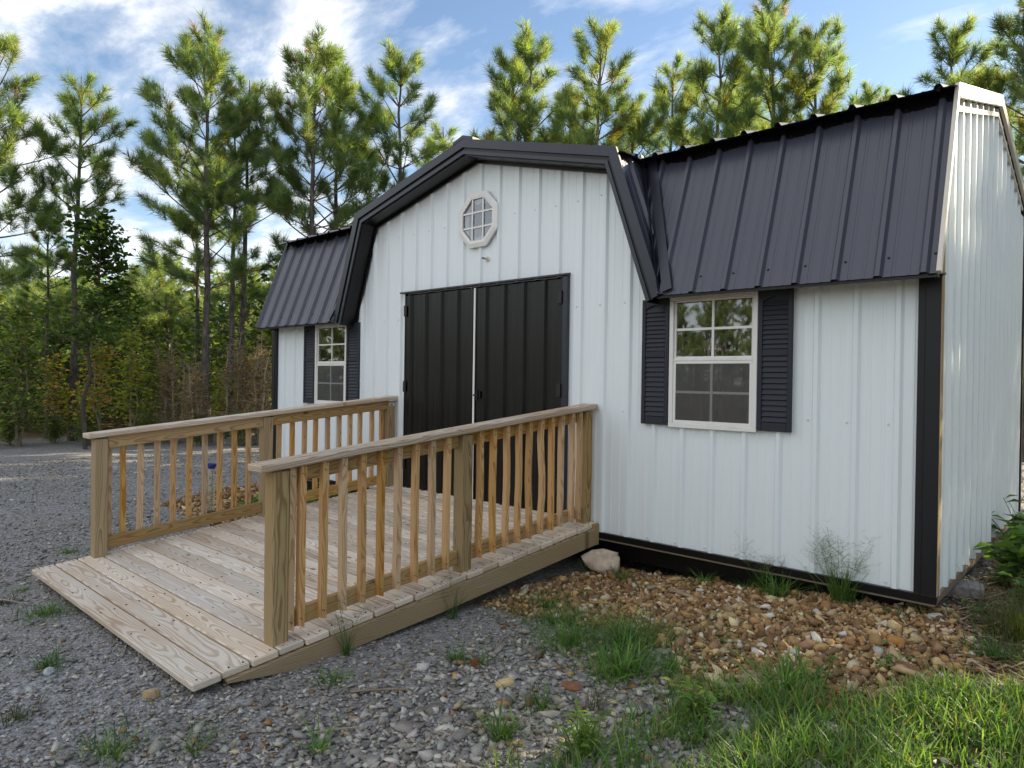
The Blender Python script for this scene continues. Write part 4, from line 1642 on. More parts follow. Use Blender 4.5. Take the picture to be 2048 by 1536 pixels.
wood_piece((0.045, -0.985), (0.20, -1.045), 0.024, 0.020, (0.42, 0.30, 0.17), 'thick cut branch piece lying on the pebbles near the lawn', 1)
wood_piece((-1.42, -0.37), (-1.20, -0.46), 0.022, 0.012, (0.33, 0.25, 0.16), 'weathered split wood chunk below the second grass tuft', 2)
wood_piece((-1.62, -0.36), (-1.52, -0.20), 0.016, 0.010, (0.30, 0.26, 0.20), 'grey wood sliver pointing at the shed wall', 3)
wood_piece((-1.72, -0.86), (-1.55, -0.80), 0.013, 0.008, (0.34, 0.22, 0.11), 'tan bark strip behind the largest grass patch', 4)
wood_piece((-0.10, -0.42), (0.13, -0.72), 0.006, 0.004, (0.28, 0.23, 0.18), 'thin bare stick across the pebbles below the shed corner', 5)
wood_piece((-0.80, -1.02), (-0.70, -0.98), 0.017, 0.012, (0.30, 0.18, 0.09), 'short brown twig beside the lone grass sprig', 6)
wood_piece((-1.80, -2.62), (-1.62, -2.43), 0.007, 0.005, (0.24, 0.19, 0.13), 'short dark twig on the gravel beside the ramp', 7)
wood_piece((-1.62, -2.94), (-1.48, -2.76), 0.006, 0.004, (0.36, 0.29, 0.20), 'pale straight twig on the gravel near the bottom edge', 8)
wood_piece((-0.66, -1.72), (-0.56, -1.60), 0.006, 0.005, (0.42, 0.36, 0.30), 'grey stick in the gravel at the lawn edge', 9)
wood_piece((-4.55, -3.42), (-4.28, -3.30), 0.007, 0.005, (0.34, 0.30, 0.24), 'bleached stick on the gravel left of the ramp foot', 10)

# wood chips and straw on the soil at the right
N = 2600
r = np.random.default_rng(21)
mx_ = r.uniform(0.0, 1.6, N)
my_ = r.uniform(-1.15, 2.6, N)
k = in_poly(mx_, my_, [(0.05, 3), (0.06, 0.1), (0.15, -0.2), (0.2, -0.85), (0.45, -1.1), (1.0, -0.8), (1.6, 0.2), (1.6, 3)])
mx_, my_ = mx_[k], my_[k]
n = len(mx_)
L = r.uniform(0.03, 0.14, n)
wd = r.uniform(0.0015, 0.007, n)
yw = r.normal(0.6, 0.8, n)
tl = r.normal(0, 0.18, n)
V = np.zeros((n, 8, 3))
hx = np.array([-1, 1, 1, -1, -1, 1, 1, -1.]) * 0.5
hy = np.array([-1, -1, 1, 1, -1, -1, 1, 1.])
hz = np.array([-1, -1, -1, -1, 1, 1, 1, 1.])
for j in range(8):
    lx, ly, lz = hx[j] * L, hy[j] * wd * (0.6 if hx[j] > 0 else 1), hz[j] * wd * 0.5
    V[:, j, 0] = lx * np.cos(yw) - ly * np.sin(yw)
    V[:, j, 1] = lx * np.sin(yw) + ly * np.cos(yw)
    V[:, j, 2] = lz + lx * tl
V += np.stack([mx_, my_, ground_h(mx_, my_) + 0.006 + r.uniform(0, 0.018, n)], -1)[:, None]
BF = np.array([(0, 3, 2, 1), (4, 5, 6, 7), (0, 1, 5, 4), (1, 2, 6, 5), (2, 3, 7, 6), (3, 0, 4, 7)])
F = (BF[None] + (np.arange(n) * 8)[:, None, None]).reshape(-1, 4)
cc = pick(r, [(0.34, 0.25, 0.16), (0.26, 0.17, 0.10), (0.42, 0.34, 0.24), (0.18, 0.11, 0.065), (0.30, 0.20, 0.11)], n, 0.15)
link('wood_chips', mesh_np('wood_chips', V.reshape(-1, 3), F, 'dry_wood', False, np.repeat(cc, 8, 0)), kind='stuff', label='pale wood chips and straw on bare soil at the right')

# ------------------------------------------------------------------ grass
def blades(n, rng, xy, h, w, lean, cols, droop=0.6, z=None, az=None):
    """n curved blades: two quads and a tip each; returns V, [quads, tris], colours"""
    if az is None:
        az = rng.uniform(0, 2 * np.pi, n)
    dx, dy = np.cos(az), np.sin(az)
    tw = az + np.pi / 2 + rng.normal(0, 0.5, n)
    wx, wy = np.cos(tw), np.sin(tw)
    z0 = ground_h(xy[:, 0], xy[:, 1]) - 0.005 if z is None else z
    V = np.zeros((n, 7, 3))
    for i, t in enumerate((0.0, 0.4, 0.75, 1.0)):
        out = lean * (t ** 1.6) * h
        up = h * (t - droop * lean * 0.45 * t ** 2.2)
        c = np.stack([xy[:, 0] + dx * out, xy[:, 1] + dy * out, z0 + up], -1)
        ww = w * (1.0, 0.9, 0.6, 0.0)[i] * 0.5
        sv = np.stack([wx * ww, wy * ww, np.zeros(n)], -1)
        if i < 3:
            V[:, i * 2] = c - sv
            V[:, i * 2 + 1] = c + sv
        else:
            V[:, 6] = c
    b = (np.arange(n) * 7)[:, None]
    Q = np.concatenate([b + np.array([0, 1, 3, 2]), b + np.array([2, 3, 5, 4])])
    T = b + np.array([4, 5, 6])
    return V.reshape(-1, 3), [Q, T], np.repeat(cols, 7, 0)


GR = [(0.09, 0.19, 0.04), (0.12, 0.235, 0.05), (0.16, 0.28, 0.065), (0.07, 0.155, 0.042), (0.20, 0.31, 0.085)]
r = np.random.default_rng(31)
N = 62000
lx_ = r.uniform(-0.95, 2.2, N)
ly_ = r.uniform(-3.1, 0.4, N)
jx, jy = jit(lx_, ly_, 0.10, 6.0, 9)
clump = vnoise(lx_, ly_, 9.0, 3) * 0.6 + vnoise(lx_, ly_, 3.5, 6) * 0.6
thin = smoothstep(-0.05, -0.55, lx_) * smoothstep(-2.0, -2.4, ly_)
k = in_poly(jx, jy, LAWN) & (r.random(N) < np.clip((clump - 0.22) * 2.2, np.where(lx_ > -0.15, 0.45, 0.08), 1) * (1 - 0.55 * thin))
xy = np.stack([lx_, ly_], -1)[k]
n = len(xy)
hh = r.uniform(0.05, 0.13, n) * (0.7 + 0.7 * clump[k])
cols = pick(r, GR, n, 0.15)
dry = r.random(n) < 0.05
cols[dry] = pick(r, [(0.30, 0.24, 0.10), (0.24, 0.22, 0.08)], int(dry.sum()))
V, F, c = blades(n, r, xy, hh, r.uniform(0.004, 0.0085, n), r.uniform(0.2, 1.1, n), cols)
link('lawn_grass', mesh_np('lawn_grass', V, F, 'grass_blades', True, c), kind='stuff', label='uncut green grass at the lower right of the yard')


def tuft(p, n, h, spread, label, seed, pal=GR, w=(0.0025, 0.006), lean=(0.2, 1.55), sprays=0, name='grass_tuft', cat='grass tuft', radius=0.05):
    r = np.random.default_rng(seed)
    ang = r.uniform(0, 6.28, n)
    rr = radius * np.abs(r.normal(0, 0.62, n)) * (0.75 + 0.5 * np.sin(ang * 2 + seed) ** 2)
    xy = np.stack([p[0] + np.cos(ang) * rr * spread, p[1] + np.sin(ang) * rr * spread], -1)
    hh = h * (0.30 + 0.85 * r.random(n) ** 1.4)
    az = ang + r.normal(0, 1.0, n)
    z0 = ground_h(xy[:, 0], xy[:, 1]) - 0.006
    V, F, c = blades(n, r, xy, hh, r.uniform(*w, n), r.uniform(*lean, n), pick(r, pal, n, 0.15), az=az, z=z0)
    V = V - np.array([p[0], p[1], 0])
    root = empty(name, (p[0], p[1], 0), label=label, cat=cat, group=None)
    link('blades', mesh_np('blades', V, F, 'grass_blades', True, c), root, kind='stuff')
    if sprays:
        # airy seed heads: hair-thin stalks with forking twigs
        SV_, SF_ = [], []
        cnt = 0
        for s in range(sprays):
            a = r.uniform(0, 6.28)
            l = h * r.uniform(1.0, 1.45)
            ln = r.uniform(0.1, 0.55)
            base = np.array([math.cos(a) * 0.03, math.sin(a) * 0.03, float(ground_h(p[0], p[1]))])
            tip = base + np.array([math.cos(a) * l * ln, math.sin(a) * l * ln, l])
            segs = [(base, tip, 0.0011)]
            for q in range(26):
                t = r.uniform(0.45, 1.0)
                b0 = base + (tip - base) * t
                a2, e2 = r.uniform(0, 6.28), r.uniform(0.1, 1.1)
                l2 = 0.13 * r.uniform(0.3, 1.0)
                b1 = b0 + np.array([math.cos(a2) * math.cos(e2), math.sin(a2) * math.cos(e2), math.sin(e2)]) * l2
                segs.append((b0, b1, 0.0006))
                for _ in range(2):
                    a3 = r.uniform(0, 6.28)
                    b2 = b0 + (b1 - b0) * r.uniform(0.4, 1)
                    b3 = b2 + np.array([math.cos(a3), math.sin(a3), r.uniform(0, 0.8)]) * 0.03
                    segs.append((b2, b3, 0.0005))
            for q0, q1, w_ in segs:
                d = q1 - q0
                s1 = np.cross(d, r.normal(size=3)); s1 /= np.linalg.norm(s1) + 1e-9
                SV_ += [q0 - s1 * w_, q0 + s1 * w_, q1 + s1 * w_ * 0.7, q1 - s1 * w_ * 0.7]
                SF_.append((cnt, cnt + 1, cnt + 2, cnt + 3)); cnt += 4
        c = np.tile(np.array([(0.12, 0.14, 0.06)]), (len(SV_), 1))
        link('seed_heads', mesh_np('seed_heads', np.array(SV_), np.array(SF_), 'grass_blades', False, c), root, kind='stuff')
    return root


LT = [(0.15, 0.28, 0.065), (0.20, 0.34, 0.09), (0.12, 0.24, 0.06)]
YG = [(0.20, 0.30, 0.06), (0.26, 0.34, 0.07), (0.15, 0.26, 0.05)]
DK = [(0.055, 0.125, 0.03), (0.075, 0.155, 0.04), (0.09, 0.18, 0.045)]
tuft((-1.93, -0.20), 110, 0.15, 1.0, 'small grass tuft beside the large rock at the ramp corner', 101, LT + DK, radius=0.04)
tuft((-1.37, -0.03), 90, 0.14, 0.9, 'light green grass tuft against the shed base trim', 102, LT, radius=0.035)
tuft((-0.84, -0.10), 200, 0.20, 1.2, 'leafy grass tuft left of the tallest seeding clump', 103, LT + DK, radius=0.06, sprays=0)
tuft((-0.98, 0.02), 90, 0.24, 1.0, 'smaller seeding grass clump with airy heads by the wall', 104, DK, lean=(0.1, 0.9), sprays=11)
tuft((-0.47, -0.06), 240, 0.30, 1.2, 'tallest seeding grass clump with airy heads at the shed wall', 105, DK + GR, lean=(0.1, 0.8), sprays=16, radius=0.06)
tuft((-0.17, -0.16), 120, 0.08, 1.3, 'low dark sprig below the shed front corner', 106, DK, radius=0.05)
tuft((-1.10, 0.02), 110, 0.10, 2.2, 'thin weed under the base trim left of the seeding clumps', 107, DK, radius=0.05)
tuft((-1.93, -1.06), 520, 0.10, 2.2, 'flat dark grass mat at the edge of the pebble bed', 108, DK + GR, radius=0.13, lean=(0.4, 1.3))
tuft((-1.66, -1.26), 420, 0.12, 1.8, 'dark grass mat joining the flat mat and the largest mound', 136, DK + GR, radius=0.13, lean=(0.3, 1.4))
tuft((-0.66, -1.74), 150, 0.10, 1.6, 'thin grass on gravel between the clumps and the lawn', 137, GR, radius=0.10)
tuft((-1.42, -1.50), 420, 0.14, 1.6, 'broad grass clump on the gravel left of the lawn mat', 109, GR, radius=0.15)
tuft((-1.16, -1.36), 900, 0.17, 1.8, 'largest grass mound between grey gravel and brown pebbles', 110, GR + DK, radius=0.17)
tuft((-0.98, -1.66), 360, 0.15, 1.3, 'bright leafy grass clump in front of the largest mound', 111, LT + GR, w=(0.005, 0.010), radius=0.12)
tuft((-0.80, -1.52), 300, 0.11, 1.3, 'short grass clump right of the bright leafy clump', 112, DK + GR, radius=0.12)
tuft((-0.74, -1.06), 70, 0.06, 1.2, 'lone grass sprig in the middle of the brown pebbles', 113, GR, radius=0.03)
tuft((-0.56, -1.62), 200, 0.11, 1.6, 'grass clump where gravel and pebbles meet the lawn', 114, GR + LT, radius=0.08)
tuft((-0.30, -1.40), 280, 0.15, 1.6, 'leafy clump standing at the lawn top edge', 115, LT + GR, w=(0.005, 0.011), radius=0.09)
tuft((-1.74, -2.02), 110, 0.09, 1.3, 'low weed on grey gravel just right of the ramp', 116, DK + GR, radius=0.05)
tuft((-1.62, -1.98), 90, 0.08, 1.2, 'low weed next to a dead leaf right of the ramp', 117, DK + GR, radius=0.05)
tuft((-1.98, -2.60), 120, 0.07, 1.5, 'flat weed on gravel near the ramp front post', 118, DK + GR, radius=0.06)
tuft((-2.20, -2.38), 26, 0.24, 0.8, 'thin tall grass stalks against the ramp side', 119, DK, w=(0.003, 0.006), lean=(0.1, 0.7), sprays=2, radius=0.03)
tuft((-2.21, -1.62), 26, 0.22, 0.9, 'thin arching grass stalks by the ramp middle post', 120, DK, w=(0.003, 0.006), lean=(0.1, 0.9), sprays=2, radius=0.03)
tuft((-1.02, -2.46), 110, 0.15, 1.0, 'spiky grass tuft at the bottom centre of the gravel', 121, GR, w=(0.004, 0.009), radius=0.04)
tuft((-1.05, -2.17), 110, 0.13, 1.4, 'loose grass tuft above the spiky tuft', 122, GR + DK, radius=0.06)
tuft((-0.86, -2.06), 70, 0.12, 1.4, 'sparse brownish tuft beside the loose tuft', 123, [(0.12, 0.11, 0.05), (0.07, 0.10, 0.03)], radius=0.05)
tuft((-1.50, -2.98), 26, 0.14, 0.9, 'wide bladed crab grass on gravel near the bottom edge', 124, LT + DK, w=(0.005, 0.009), lean=(0.9, 1.7), radius=0.03)
tuft((-4.70, -3.24), 70, 0.06, 1.4, 'small weed left of the ramp foot, farthest out', 125, DK + GR, radius=0.05)
tuft((-4.02, -3.27), 230, 0.09, 1.7, 'grass patch in front of the ramp foot', 126, DK + GR, radius=0.09)
tuft((-3.12, -3.48), 130, 0.10, 1.3, 'dark weed below the grass patch by the ramp foot', 127, DK, radius=0.06)
tuft((-2.06, -3.54), 170, 0.10, 1.5, 'grass tuft at the bottom left of the gravel', 128, DK + GR, radius=0.07)
tuft((-1.86, -3.30), 60, 0.12, 1.2, 'wispy grass right of the bottom left tuft', 129, DK + GR, lean=(0.6, 1.5), radius=0.05)
tuft((-2.62, -3.72), 90, 0.08, 1.5, 'low weed at the far bottom left corner', 130, [(0.10, 0.11, 0.04), (0.06, 0.09, 0.03)], radius=0.06)
tuft((-5.55, -2.72), 110, 0.07, 1.6, 'low weed beside the left front ramp post', 131, DK + GR, radius=0.07)
tuft((-4.45, -3.36), 80, 0.06, 1.5, 'brownish weed left of the grass patch', 132, [(0.11, 0.10, 0.05), (0.06, 0.09, 0.03)], radius=0.06)
tuft((0.42, -0.02), 620, 0.26, 1.9, 'tall olive grass clump at the right edge', 133, [(0.09, 0.11, 0.035), (0.12, 0.13, 0.05), (0.06, 0.09, 0.03)], lean=(0.2, 0.9), radius=0.12)
tuft((0.34, -0.45), 260, 0.13, 1.6, 'low dark grass left of the tall olive clump', 134, DK, radius=0.09)
tuft((0.50, 0.42), 420, 0.30, 2.0, 'seedy dry grass beside the shed end wall', 135, [(0.14, 0.13, 0.06), (0.08, 0.11, 0.035)], lean=(0.2, 0.9), radius=0.14)


# leafy herb plants
def leaf_quads(C, D, N_, L, W_, cols, fold=0.2, rng=None):
    """pointed leaves: centre-rib folded, 4 triangles; C base points, D directions, N_ normals"""
    n = len(C)
    S = np.cross(D, N_)
    S /= np.linalg.norm(S, axis=1, keepdims=True) + 1e-9
    U = np.cross(S, D)
    V = np.zeros((n, 6, 3))
    V[:, 0] = C
    V[:, 1] = C + D * (L * 0.45)[:, None] + S * (W_ * 0.5)[:, None] + U * (W_ * fold)[:, None]
    V[:, 2] = C + D * (L * 0.45)[:, None]
    V[:, 3] = C + D * (L * 0.45)[:, None] - S * (W_ * 0.5)[:, None] + U * (W_ * fold)[:, None]
    V[:, 4] = C + D * L[:, None] - U * (L * 0.15)[:, None]
    V[:, 5] = C + D * (L * 0.45)[:, None]
    b = (np.arange(n) * 6)[:, None]
    F = np.concatenate([b + np.array([0, 2, 1]), b + np.array([0, 3, 2]), b + np.array([2, 4, 1]), b + np.array([3, 4, 2])])
    return V.reshape(-1, 3), F, np.repeat(cols, 6, 0)


def unit(v):
    return v / (np.linalg.norm(v, axis=-1, keepdims=True) + 1e-9)


def tube_np(pts, rad_, k=5):
    pts = np.asarray(pts, float)
    n = len(pts)
    d = np.gradient(pts, axis=0)
    d = unit(d)
    ref = np.where(np.abs(d[:, 2:3]) > 0.9, np.array([[1.0, 0, 0]]), np.array([[0, 0, 1.0]]))
    s1 = unit(np.cross(d, ref))
    for i in range(1, n):
        if (s1[i] * s1[i - 1]).sum() < 0:
            s1[i] *= -1
    s2 = np.cross(d, s1)
    a = np.arange(k) * 2 * np.pi / k
    V = pts[:, None] + (s1[:, None] * np.cos(a)[None, :, None] + s2[:, None] * np.sin(a)[None, :, None]) * np.asarray(rad_, float)[:, None, None]
    i, j = np.meshgrid(np.arange(n - 1), np.arange(k), indexing='ij')
    F = np.stack([i * k + j, i * k + (j + 1) % k, (i + 1) * k + (j + 1) % k, (i + 1) * k + j], -1).reshape(-1, 4)
    return V.reshape(-1, 3), F


class NP:
    def __init__(self):
        self.V, self.F, self.C, self.n = [], {}, [], 0

    def add(self, V, F, C=None):
        F = np.asarray(F)
        self.V.append(np.asarray(V))
        self.F.setdefault(F.shape[1], []).append(F + self.n)
        if C is not None:
            self.C.append(C)
        self.n += len(V)

    def mesh(self, name, m, smooth=False):
        return mesh_np(name, np.concatenate(self.V), [np.concatenate(f) for f in self.F.values()], m, smooth,
                       np.concatenate(self.C) if self.C else None)


def herb(p, label, seed, stems=5, h=0.25, nl=9, L=(0.03, 0.07), wr=0.4, pal=LT, spread=0.5, name='leafy_weed', cat='weed', group=None, stemcol=(0.12, 0.16, 0.05)):
    r = np.random.default_rng(seed)
    st, lf = NP(), NP()
    z0 = float(ground_h(*p))
    for s in range(stems):
        a = r.uniform(0, 6.28)
        l = h * r.uniform(0.6, 1.1)
        ln = r.uniform(0, spread)
        t = np.linspace(0, 1, 6)
        P = np.stack([np.cos(a) * ln * l * t ** 1.5 + r.normal(0, .03) * t, np.sin(a) * ln * l * t ** 1.5 + r.normal(0, .03) * t, l * (t - 0.2 * ln * t * t)], -1)
        P[:, :2] += r.normal(0, 0.04, 2) * min(1, h * 3)
        P[:, 2] += z0
        V, F = tube_np(P, np.linspace(0.004, 0.0015, 6) * (h / 0.25) ** 0.5, 4)
        st.add(V, F, np.tile(np.array([stemcol]), (len(V), 1)))
        tt = r.uniform(0.15, 1.0, nl)
        C = np.stack([np.interp(tt, t, P[:, i]) for i in range(3)], -1)
        aa = r.uniform(0, 6.28, nl)
        D = unit(np.stack([np.cos(aa), np.sin(aa), r.uniform(-0.2, 0.7, nl)], -1))
        Nn = unit(np.stack([r.normal(0, 0.4, nl), r.normal(0, 0.4, nl), np.ones(nl)], -1))
        LL = r.uniform(*L, nl)
        V, F, c = leaf_quads(C, D, Nn, LL, LL * wr, pick(r, pal, nl, 0.15))
        lf.add(V, F, c)
    root = empty(name, (p[0], p[1], 0), label=label, cat=cat, group=group)
    link('stems', st.mesh('stems', 'dry_wood', True), root)
    link('leaves', lf.mesh('leaves', 'leaves', False), root)
    return root


herb((-0.70, -2.32), 'sunlit yellow green weed at the bottom centre', 201, 12, 0.20, 12, (0.03, 0.08), 0.22, YG + LT, 0.6)
herb((-0.46, -1.86), 'bushy yellow green weed at the left edge of the lawn', 202, 12, 0.18, 12, (0.03, 0.07), 0.3, YG + LT, 0.6)
herb((-0.22, -1.33), 'upright leafy weed where the lawn meets the pebbles', 203, 5, 0.20, 9, (0.04, 0.08), 0.22, LT + DK, 0.5)
herb((0.02, -0.98), 'thin leafy weed near the cut branch piece', 204, 3, 0.14, 7, (0.04, 0.07), 0.25, LT, 0.6)
herb((0.24, 1.05), 'broad leafed bush growing beside the shed end wall', 205, 13, 0.34, 10, (0.10, 0.18), 0.6, LT + DK, 0.7)
herb((0.20, 2.1), 'leafy green weed near the back of the end wall', 206, 9, 0.45, 10, (0.08, 0.15), 0.55, LT + DK, 0.6)
herb((0.40, 0.50), 'dark leafy weed right of the shed corner', 207, 8, 0.30, 10, (0.05, 0.11), 0.45, DK + LT, 0.7)
herb((0.20, 0.26), 'tiny leafy sprout on the soil beside the concrete block', 208, 3, 0.10, 7, (0.04, 0.08), 0.4, DK + LT, 0.9)
herb((-0.10, 0.06), 'clover like sprout under the shed corner trim', 209, 5, 0.09, 7, (0.015, 0.03), 0.9, DK, 0.8)
herb((-5.25, -0.75), 'green ferny weed behind the left railing', 210, 9, 0.28, 12, (0.06, 0.13), 0.5, LT + DK, 0.8)
herb((-6.0, -0.95), 'spreading green weed near the rain gauge', 211, 9, 0.20, 11, (0.06, 0.12), 0.5, LT + DK, 1.0)
herb((-5.6, -0.25), 'leafy weed under the left window', 212, 8, 0.32, 11, (0.06, 0.12), 0.5, LT, 0.8)
herb((-2.22, -0.22), 'thin weed in the shade below the ramp edge', 213, 4, 0.12, 6, (0.04, 0.07), 0.2, DK, 0.8)
# dead oak leaf by the weed
r = np.random.default_rng(5)
lf = NP()
C = np.array([[0, 0, 0.0], [0.01, 0.0, 0.01], [-0.01, 0.005, 0.005]])
D = unit(np.array([[0.3, 0.2, 0.9], [0.7, 0.1, 0.5], [-0.6, 0.3, 0.5]]))
V, F, c = leaf_quads(C, D, unit(np.array([[0, -1, 0.3]] * 3)), np.array([0.06, 0.045, 0.045]), np.array([0.035, 0.025, 0.025]), np.array([[0.20, 0.08, 0.035]] * 3))
lf.add(V, F, c)
o = link('dead_leaf', lf.mesh('dead_leaf', 'leaves'), label='curled brown dead leaf on the gravel beside a weed', cat='leaf')
o.location = (-1.585, -2.06, float(ground_h(-1.585, -2.06)) + 0.012)

# ------------------------------------------------------------------ trees
NEEDLE = [(0.155, 0.235, 0.100), (0.185, 0.255, 0.100), (0.135, 0.215, 0.118), (0.205, 0.265, 0.098), (0.140, 0.220, 0.140)]


def pine_mesh(seed, H, crown0=0.42, spread=1.9, levels=13, nshoot=0.72, needles=56, top_bare=False, leaders=1, dense=1.0, nlen=0.27, dead=True, r0=None):
    """returns (trunk mesh, crown mesh).  Whorled, ascending limbs carrying bottle-brush shoots of long needles."""
    r = np.random.default_rng(seed)
    tr, cr = NP(), NP()
    t = np.linspace(0, 1, 14)
    bend = np.cumsum(r.normal(0, 0.035, (14, 2)), 0) * H / 9
    bend -= bend[0]
    P = np.stack([bend[:, 0], bend[:, 1], H * t], -1)
    rb = r0 or (0.0092 * H)
    R_ = rb * (1 - t) ** 0.85 + 0.012
    R_[0] *= 1.25
    V, F = tube_np(P, R_, 9)
    tr.add(V, F)
    tp = lambda z: np.array([np.interp(z, P[:, 2], P[:, 0]), np.interp(z, P[:, 2], P[:, 1]), z])
    shoots = []      # (base, dir, length)

    def limb(base, az, el, L, rad0, order):
        n = 6
        q = np.linspace(0, 1, n)
        a = az + r.normal(0, 0.12) * q * 2
        e = el + (0.55 * (1 - el)) * q ** 1.5 * r.uniform(0.2, 1.0)
        step = L / (n - 1)
        pts_ = [np.array(base)]
        for i in range(1, n):
            d = np.array([math.cos(a[i]) * math.cos(e[i]), math.sin(a[i]) * math.cos(e[i]), math.sin(e[i])])
            pts_.append(pts_[-1] + d * step)
        pts_ = np.array(pts_)
        V, F = tube_np(pts_, np.linspace(rad0, max(0.0045, rad0 * 0.3), n), 4 if order else 5)
        tr.add(V, F)
        td = unit(pts_[-1] - pts_[-2])
        shoots.append((pts_[-1], td, 1.1))
        for _ in range(2 if order else 3):
            shoots.append((pts_[-1] - td * r.uniform(0, 0.22) + r.normal(0, 0.05, 3), unit(td + r.normal(0, 0.5, 3) + np.array([0, 0, 0.35])), r.uniform(0.75, 1.1)))
        if order < 2 and L > 0.35:
            m = int(max(2, L / 0.26 * nshoot * dense))
            for i in range(m):
                s = r.uniform(0.35, 0.97)
                b = np.array([np.interp(s, q, pts_[:, k]) for k in range(3)])
                a2 = az + r.choice([-1, 1]) * r.uniform(0.35, 1.05)
                e2 = min(1.25, el + r.uniform(0.0, 0.75))
                l2 = L * r.uniform(0.18, 0.42) * (1.15 - s * 0.45)
                if order == 0 and l2 > 0.22:
                    limb(b, a2, e2, l2, max(0.006, rad0 * 0.45), order + 1)
                else:
                    d = np.array([math.cos(a2) * math.cos(e2), math.sin(a2) * math.cos(e2), math.sin(e2)])
                    shoots.append((b + d * 0.07, d, r.uniform(0.6, 1.0)))

    zc = H * crown0
    az0 = r.uniform(0, 6.28)
    for lv in range(levels):
        f = (lv + r.uniform(-0.25, 0.25)) / levels
        f = min(max(f, 0.0), 0.985)
        z = zc + (H - zc) * (f ** 0.9)
        prof = (0.55 + 0.45 * min(1, f / 0.22)) * (1 - f) ** 0.62 + 0.10
        nb_ = r.integers(3, 6) if f < 0.85 else 3
        for b_ in range(nb_):
            az = az0 + lv * 2.4 + b_ * 6.283 / nb_ + r.normal(0, 0.3)
            L = spread * prof * r.uniform(0.55, 1.12)
            el = 0.28 + 0.62 * f + r.normal(0, 0.13)
            if f < 0.12 and r.random() < 0.3:
                continue
            limb(tp(z), az, el, L, 0.010 + 0.013 * L / spread, 0)
    for k_ in range(leaders):
        z = H * r.uniform(0.93, 1.0)
        for b_ in range(5):
            a = r.uniform(0, 6.28)
            d = unit(np.array([math.cos(a) * 0.35, math.sin(a) * 0.35, 1.0]))
            shoots.append((tp(z - 0.12 * b_ * 0.5), d, 1.1))
    if dead:
        for k_ in range(int(7 + H)):
            z = H * r.uniform(0.12, crown0 + 0.06)
            az = r.uniform(0, 6.28)
            L = r.uniform(0.25, 1.1) * (0.4 + z / (H * crown0) * 0.8)
            n = 4
            e = r.uniform(-0.05, 0.6)
            d = np.array([math.cos(az) * math.cos(e), math.sin(az) * math.cos(e), math.sin(e)])
            pts_ = tp(z) + d * np.linspace(0, L, n)[:, None] + r.normal(0, 0.03, (n, 3)) * np.linspace(0, 1, n)[:, None]
            V, F = tube_np(pts_, np.linspace(0.010, 0.004, n), 4)
            tr.add(V, F)
    # needles
    B = np.array([s[0] for s in shoots])
    D = unit(np.array([s[1] for s in shoots], float))
    Ln = np.array([s[2] for s in shoots])
    ns = len(B)
    k = needles
    tt = r.random((ns, k)) ** 0.7
    shoot_len = 0.30 * Ln
    base = B[:, None] + D[:, None] * ((tt - 0.75) * shoot_len[:, None])[..., None]
    rnd = unit(r.normal(size=(ns, k, 3)))
    rnd = unit(rnd - (rnd * D[:, None]).sum(-1, keepdims=True) * D[:, None])
    fw = 0.35 + 1.15 * tt + r.normal(0, 0.12, (ns, k))
    nd = unit(rnd + D[:, None] * fw[..., None] + np.array([0, 0, -0.06]))
    nl = nlen * r.uniform(0.7, 1.1, (ns, k)) * np.sqrt(Ln)[:, None]
    side = unit(np.cross(nd, r.normal(size=(ns, k, 3))))
    wd = 0.0052 * r.uniform(0.8, 1.3, (ns, k))
    V = np.zeros((ns, k, 3, 3))
    V[:, :, 0] = base - side * wd[..., None]
    V[:, :, 1] = base + side * wd[..., None]
    V[:, :, 2] = base + nd * nl[..., None]
    shc = pick(r, NEEDLE, ns, 0.14)
    # older inner shoots turn yellow-brown
    hor = np.hypot(B[:, 0] - np.interp(B[:, 2], P[:, 2], P[:, 0]), B[:, 1] - np.interp(B[:, 2], P[:, 2], P[:, 1]))
    old = (r.random(ns) < 0.04) & (hor < spread * 0.6)
    shc[old] = pick(r, [(0.20, 0.18, 0.04), (0.22, 0.15, 0.05)], int(old.sum()))
    C = np.repeat(shc[:, None], k, 1) * r.uniform(0.8, 1.2, (ns, k, 1))
    C = np.repeat(C[:, :, None], 3, 2).reshape(-1, 3)
    F = np.arange(ns * k * 3).reshape(-1, 3)
    cr.add(V.reshape(-1, 3), F, C)
    return tr.mesh('trunk', 'pine_bark', True), cr.mesh('crown', 'needles', False), ns


def place_tree(meshes, u, d, H0, top_v=None, label='', cat='pine tree', name='pine_tree', group=None, rotz=None, scale=None, xy=None, zs=None):
    """a tree standing on the ground; bearing u (photo column) and distance d only choose where it grows"""
    if xy is None:
        ray = AX @ np.array([(u - 1024) / 1377.6, 1.0, 0.0])
        xy = (CAM[0] + ray[0] * d, CAM[1] + ray[1] * d)
    z = float(ground_h(*xy)) - 0.05
    s = scale or 1.0
    if top_v is not None:
        Ht = CAM[2] + (768 - top_v) / 1377.6 * d - z
        s = Ht / H0
    root = empty(name, (xy[0], xy[1], z), label=label, cat=cat, group=group)
    root.rotation_euler = (0, 0, random.uniform(0, 6.28) if rotz is None else rotz)
    sx = s if zs is None else zs
    root.scale = (sx, sx, s)
    link('trunk', meshes[0], root)
    link('crown', meshes[1], root)
    return root


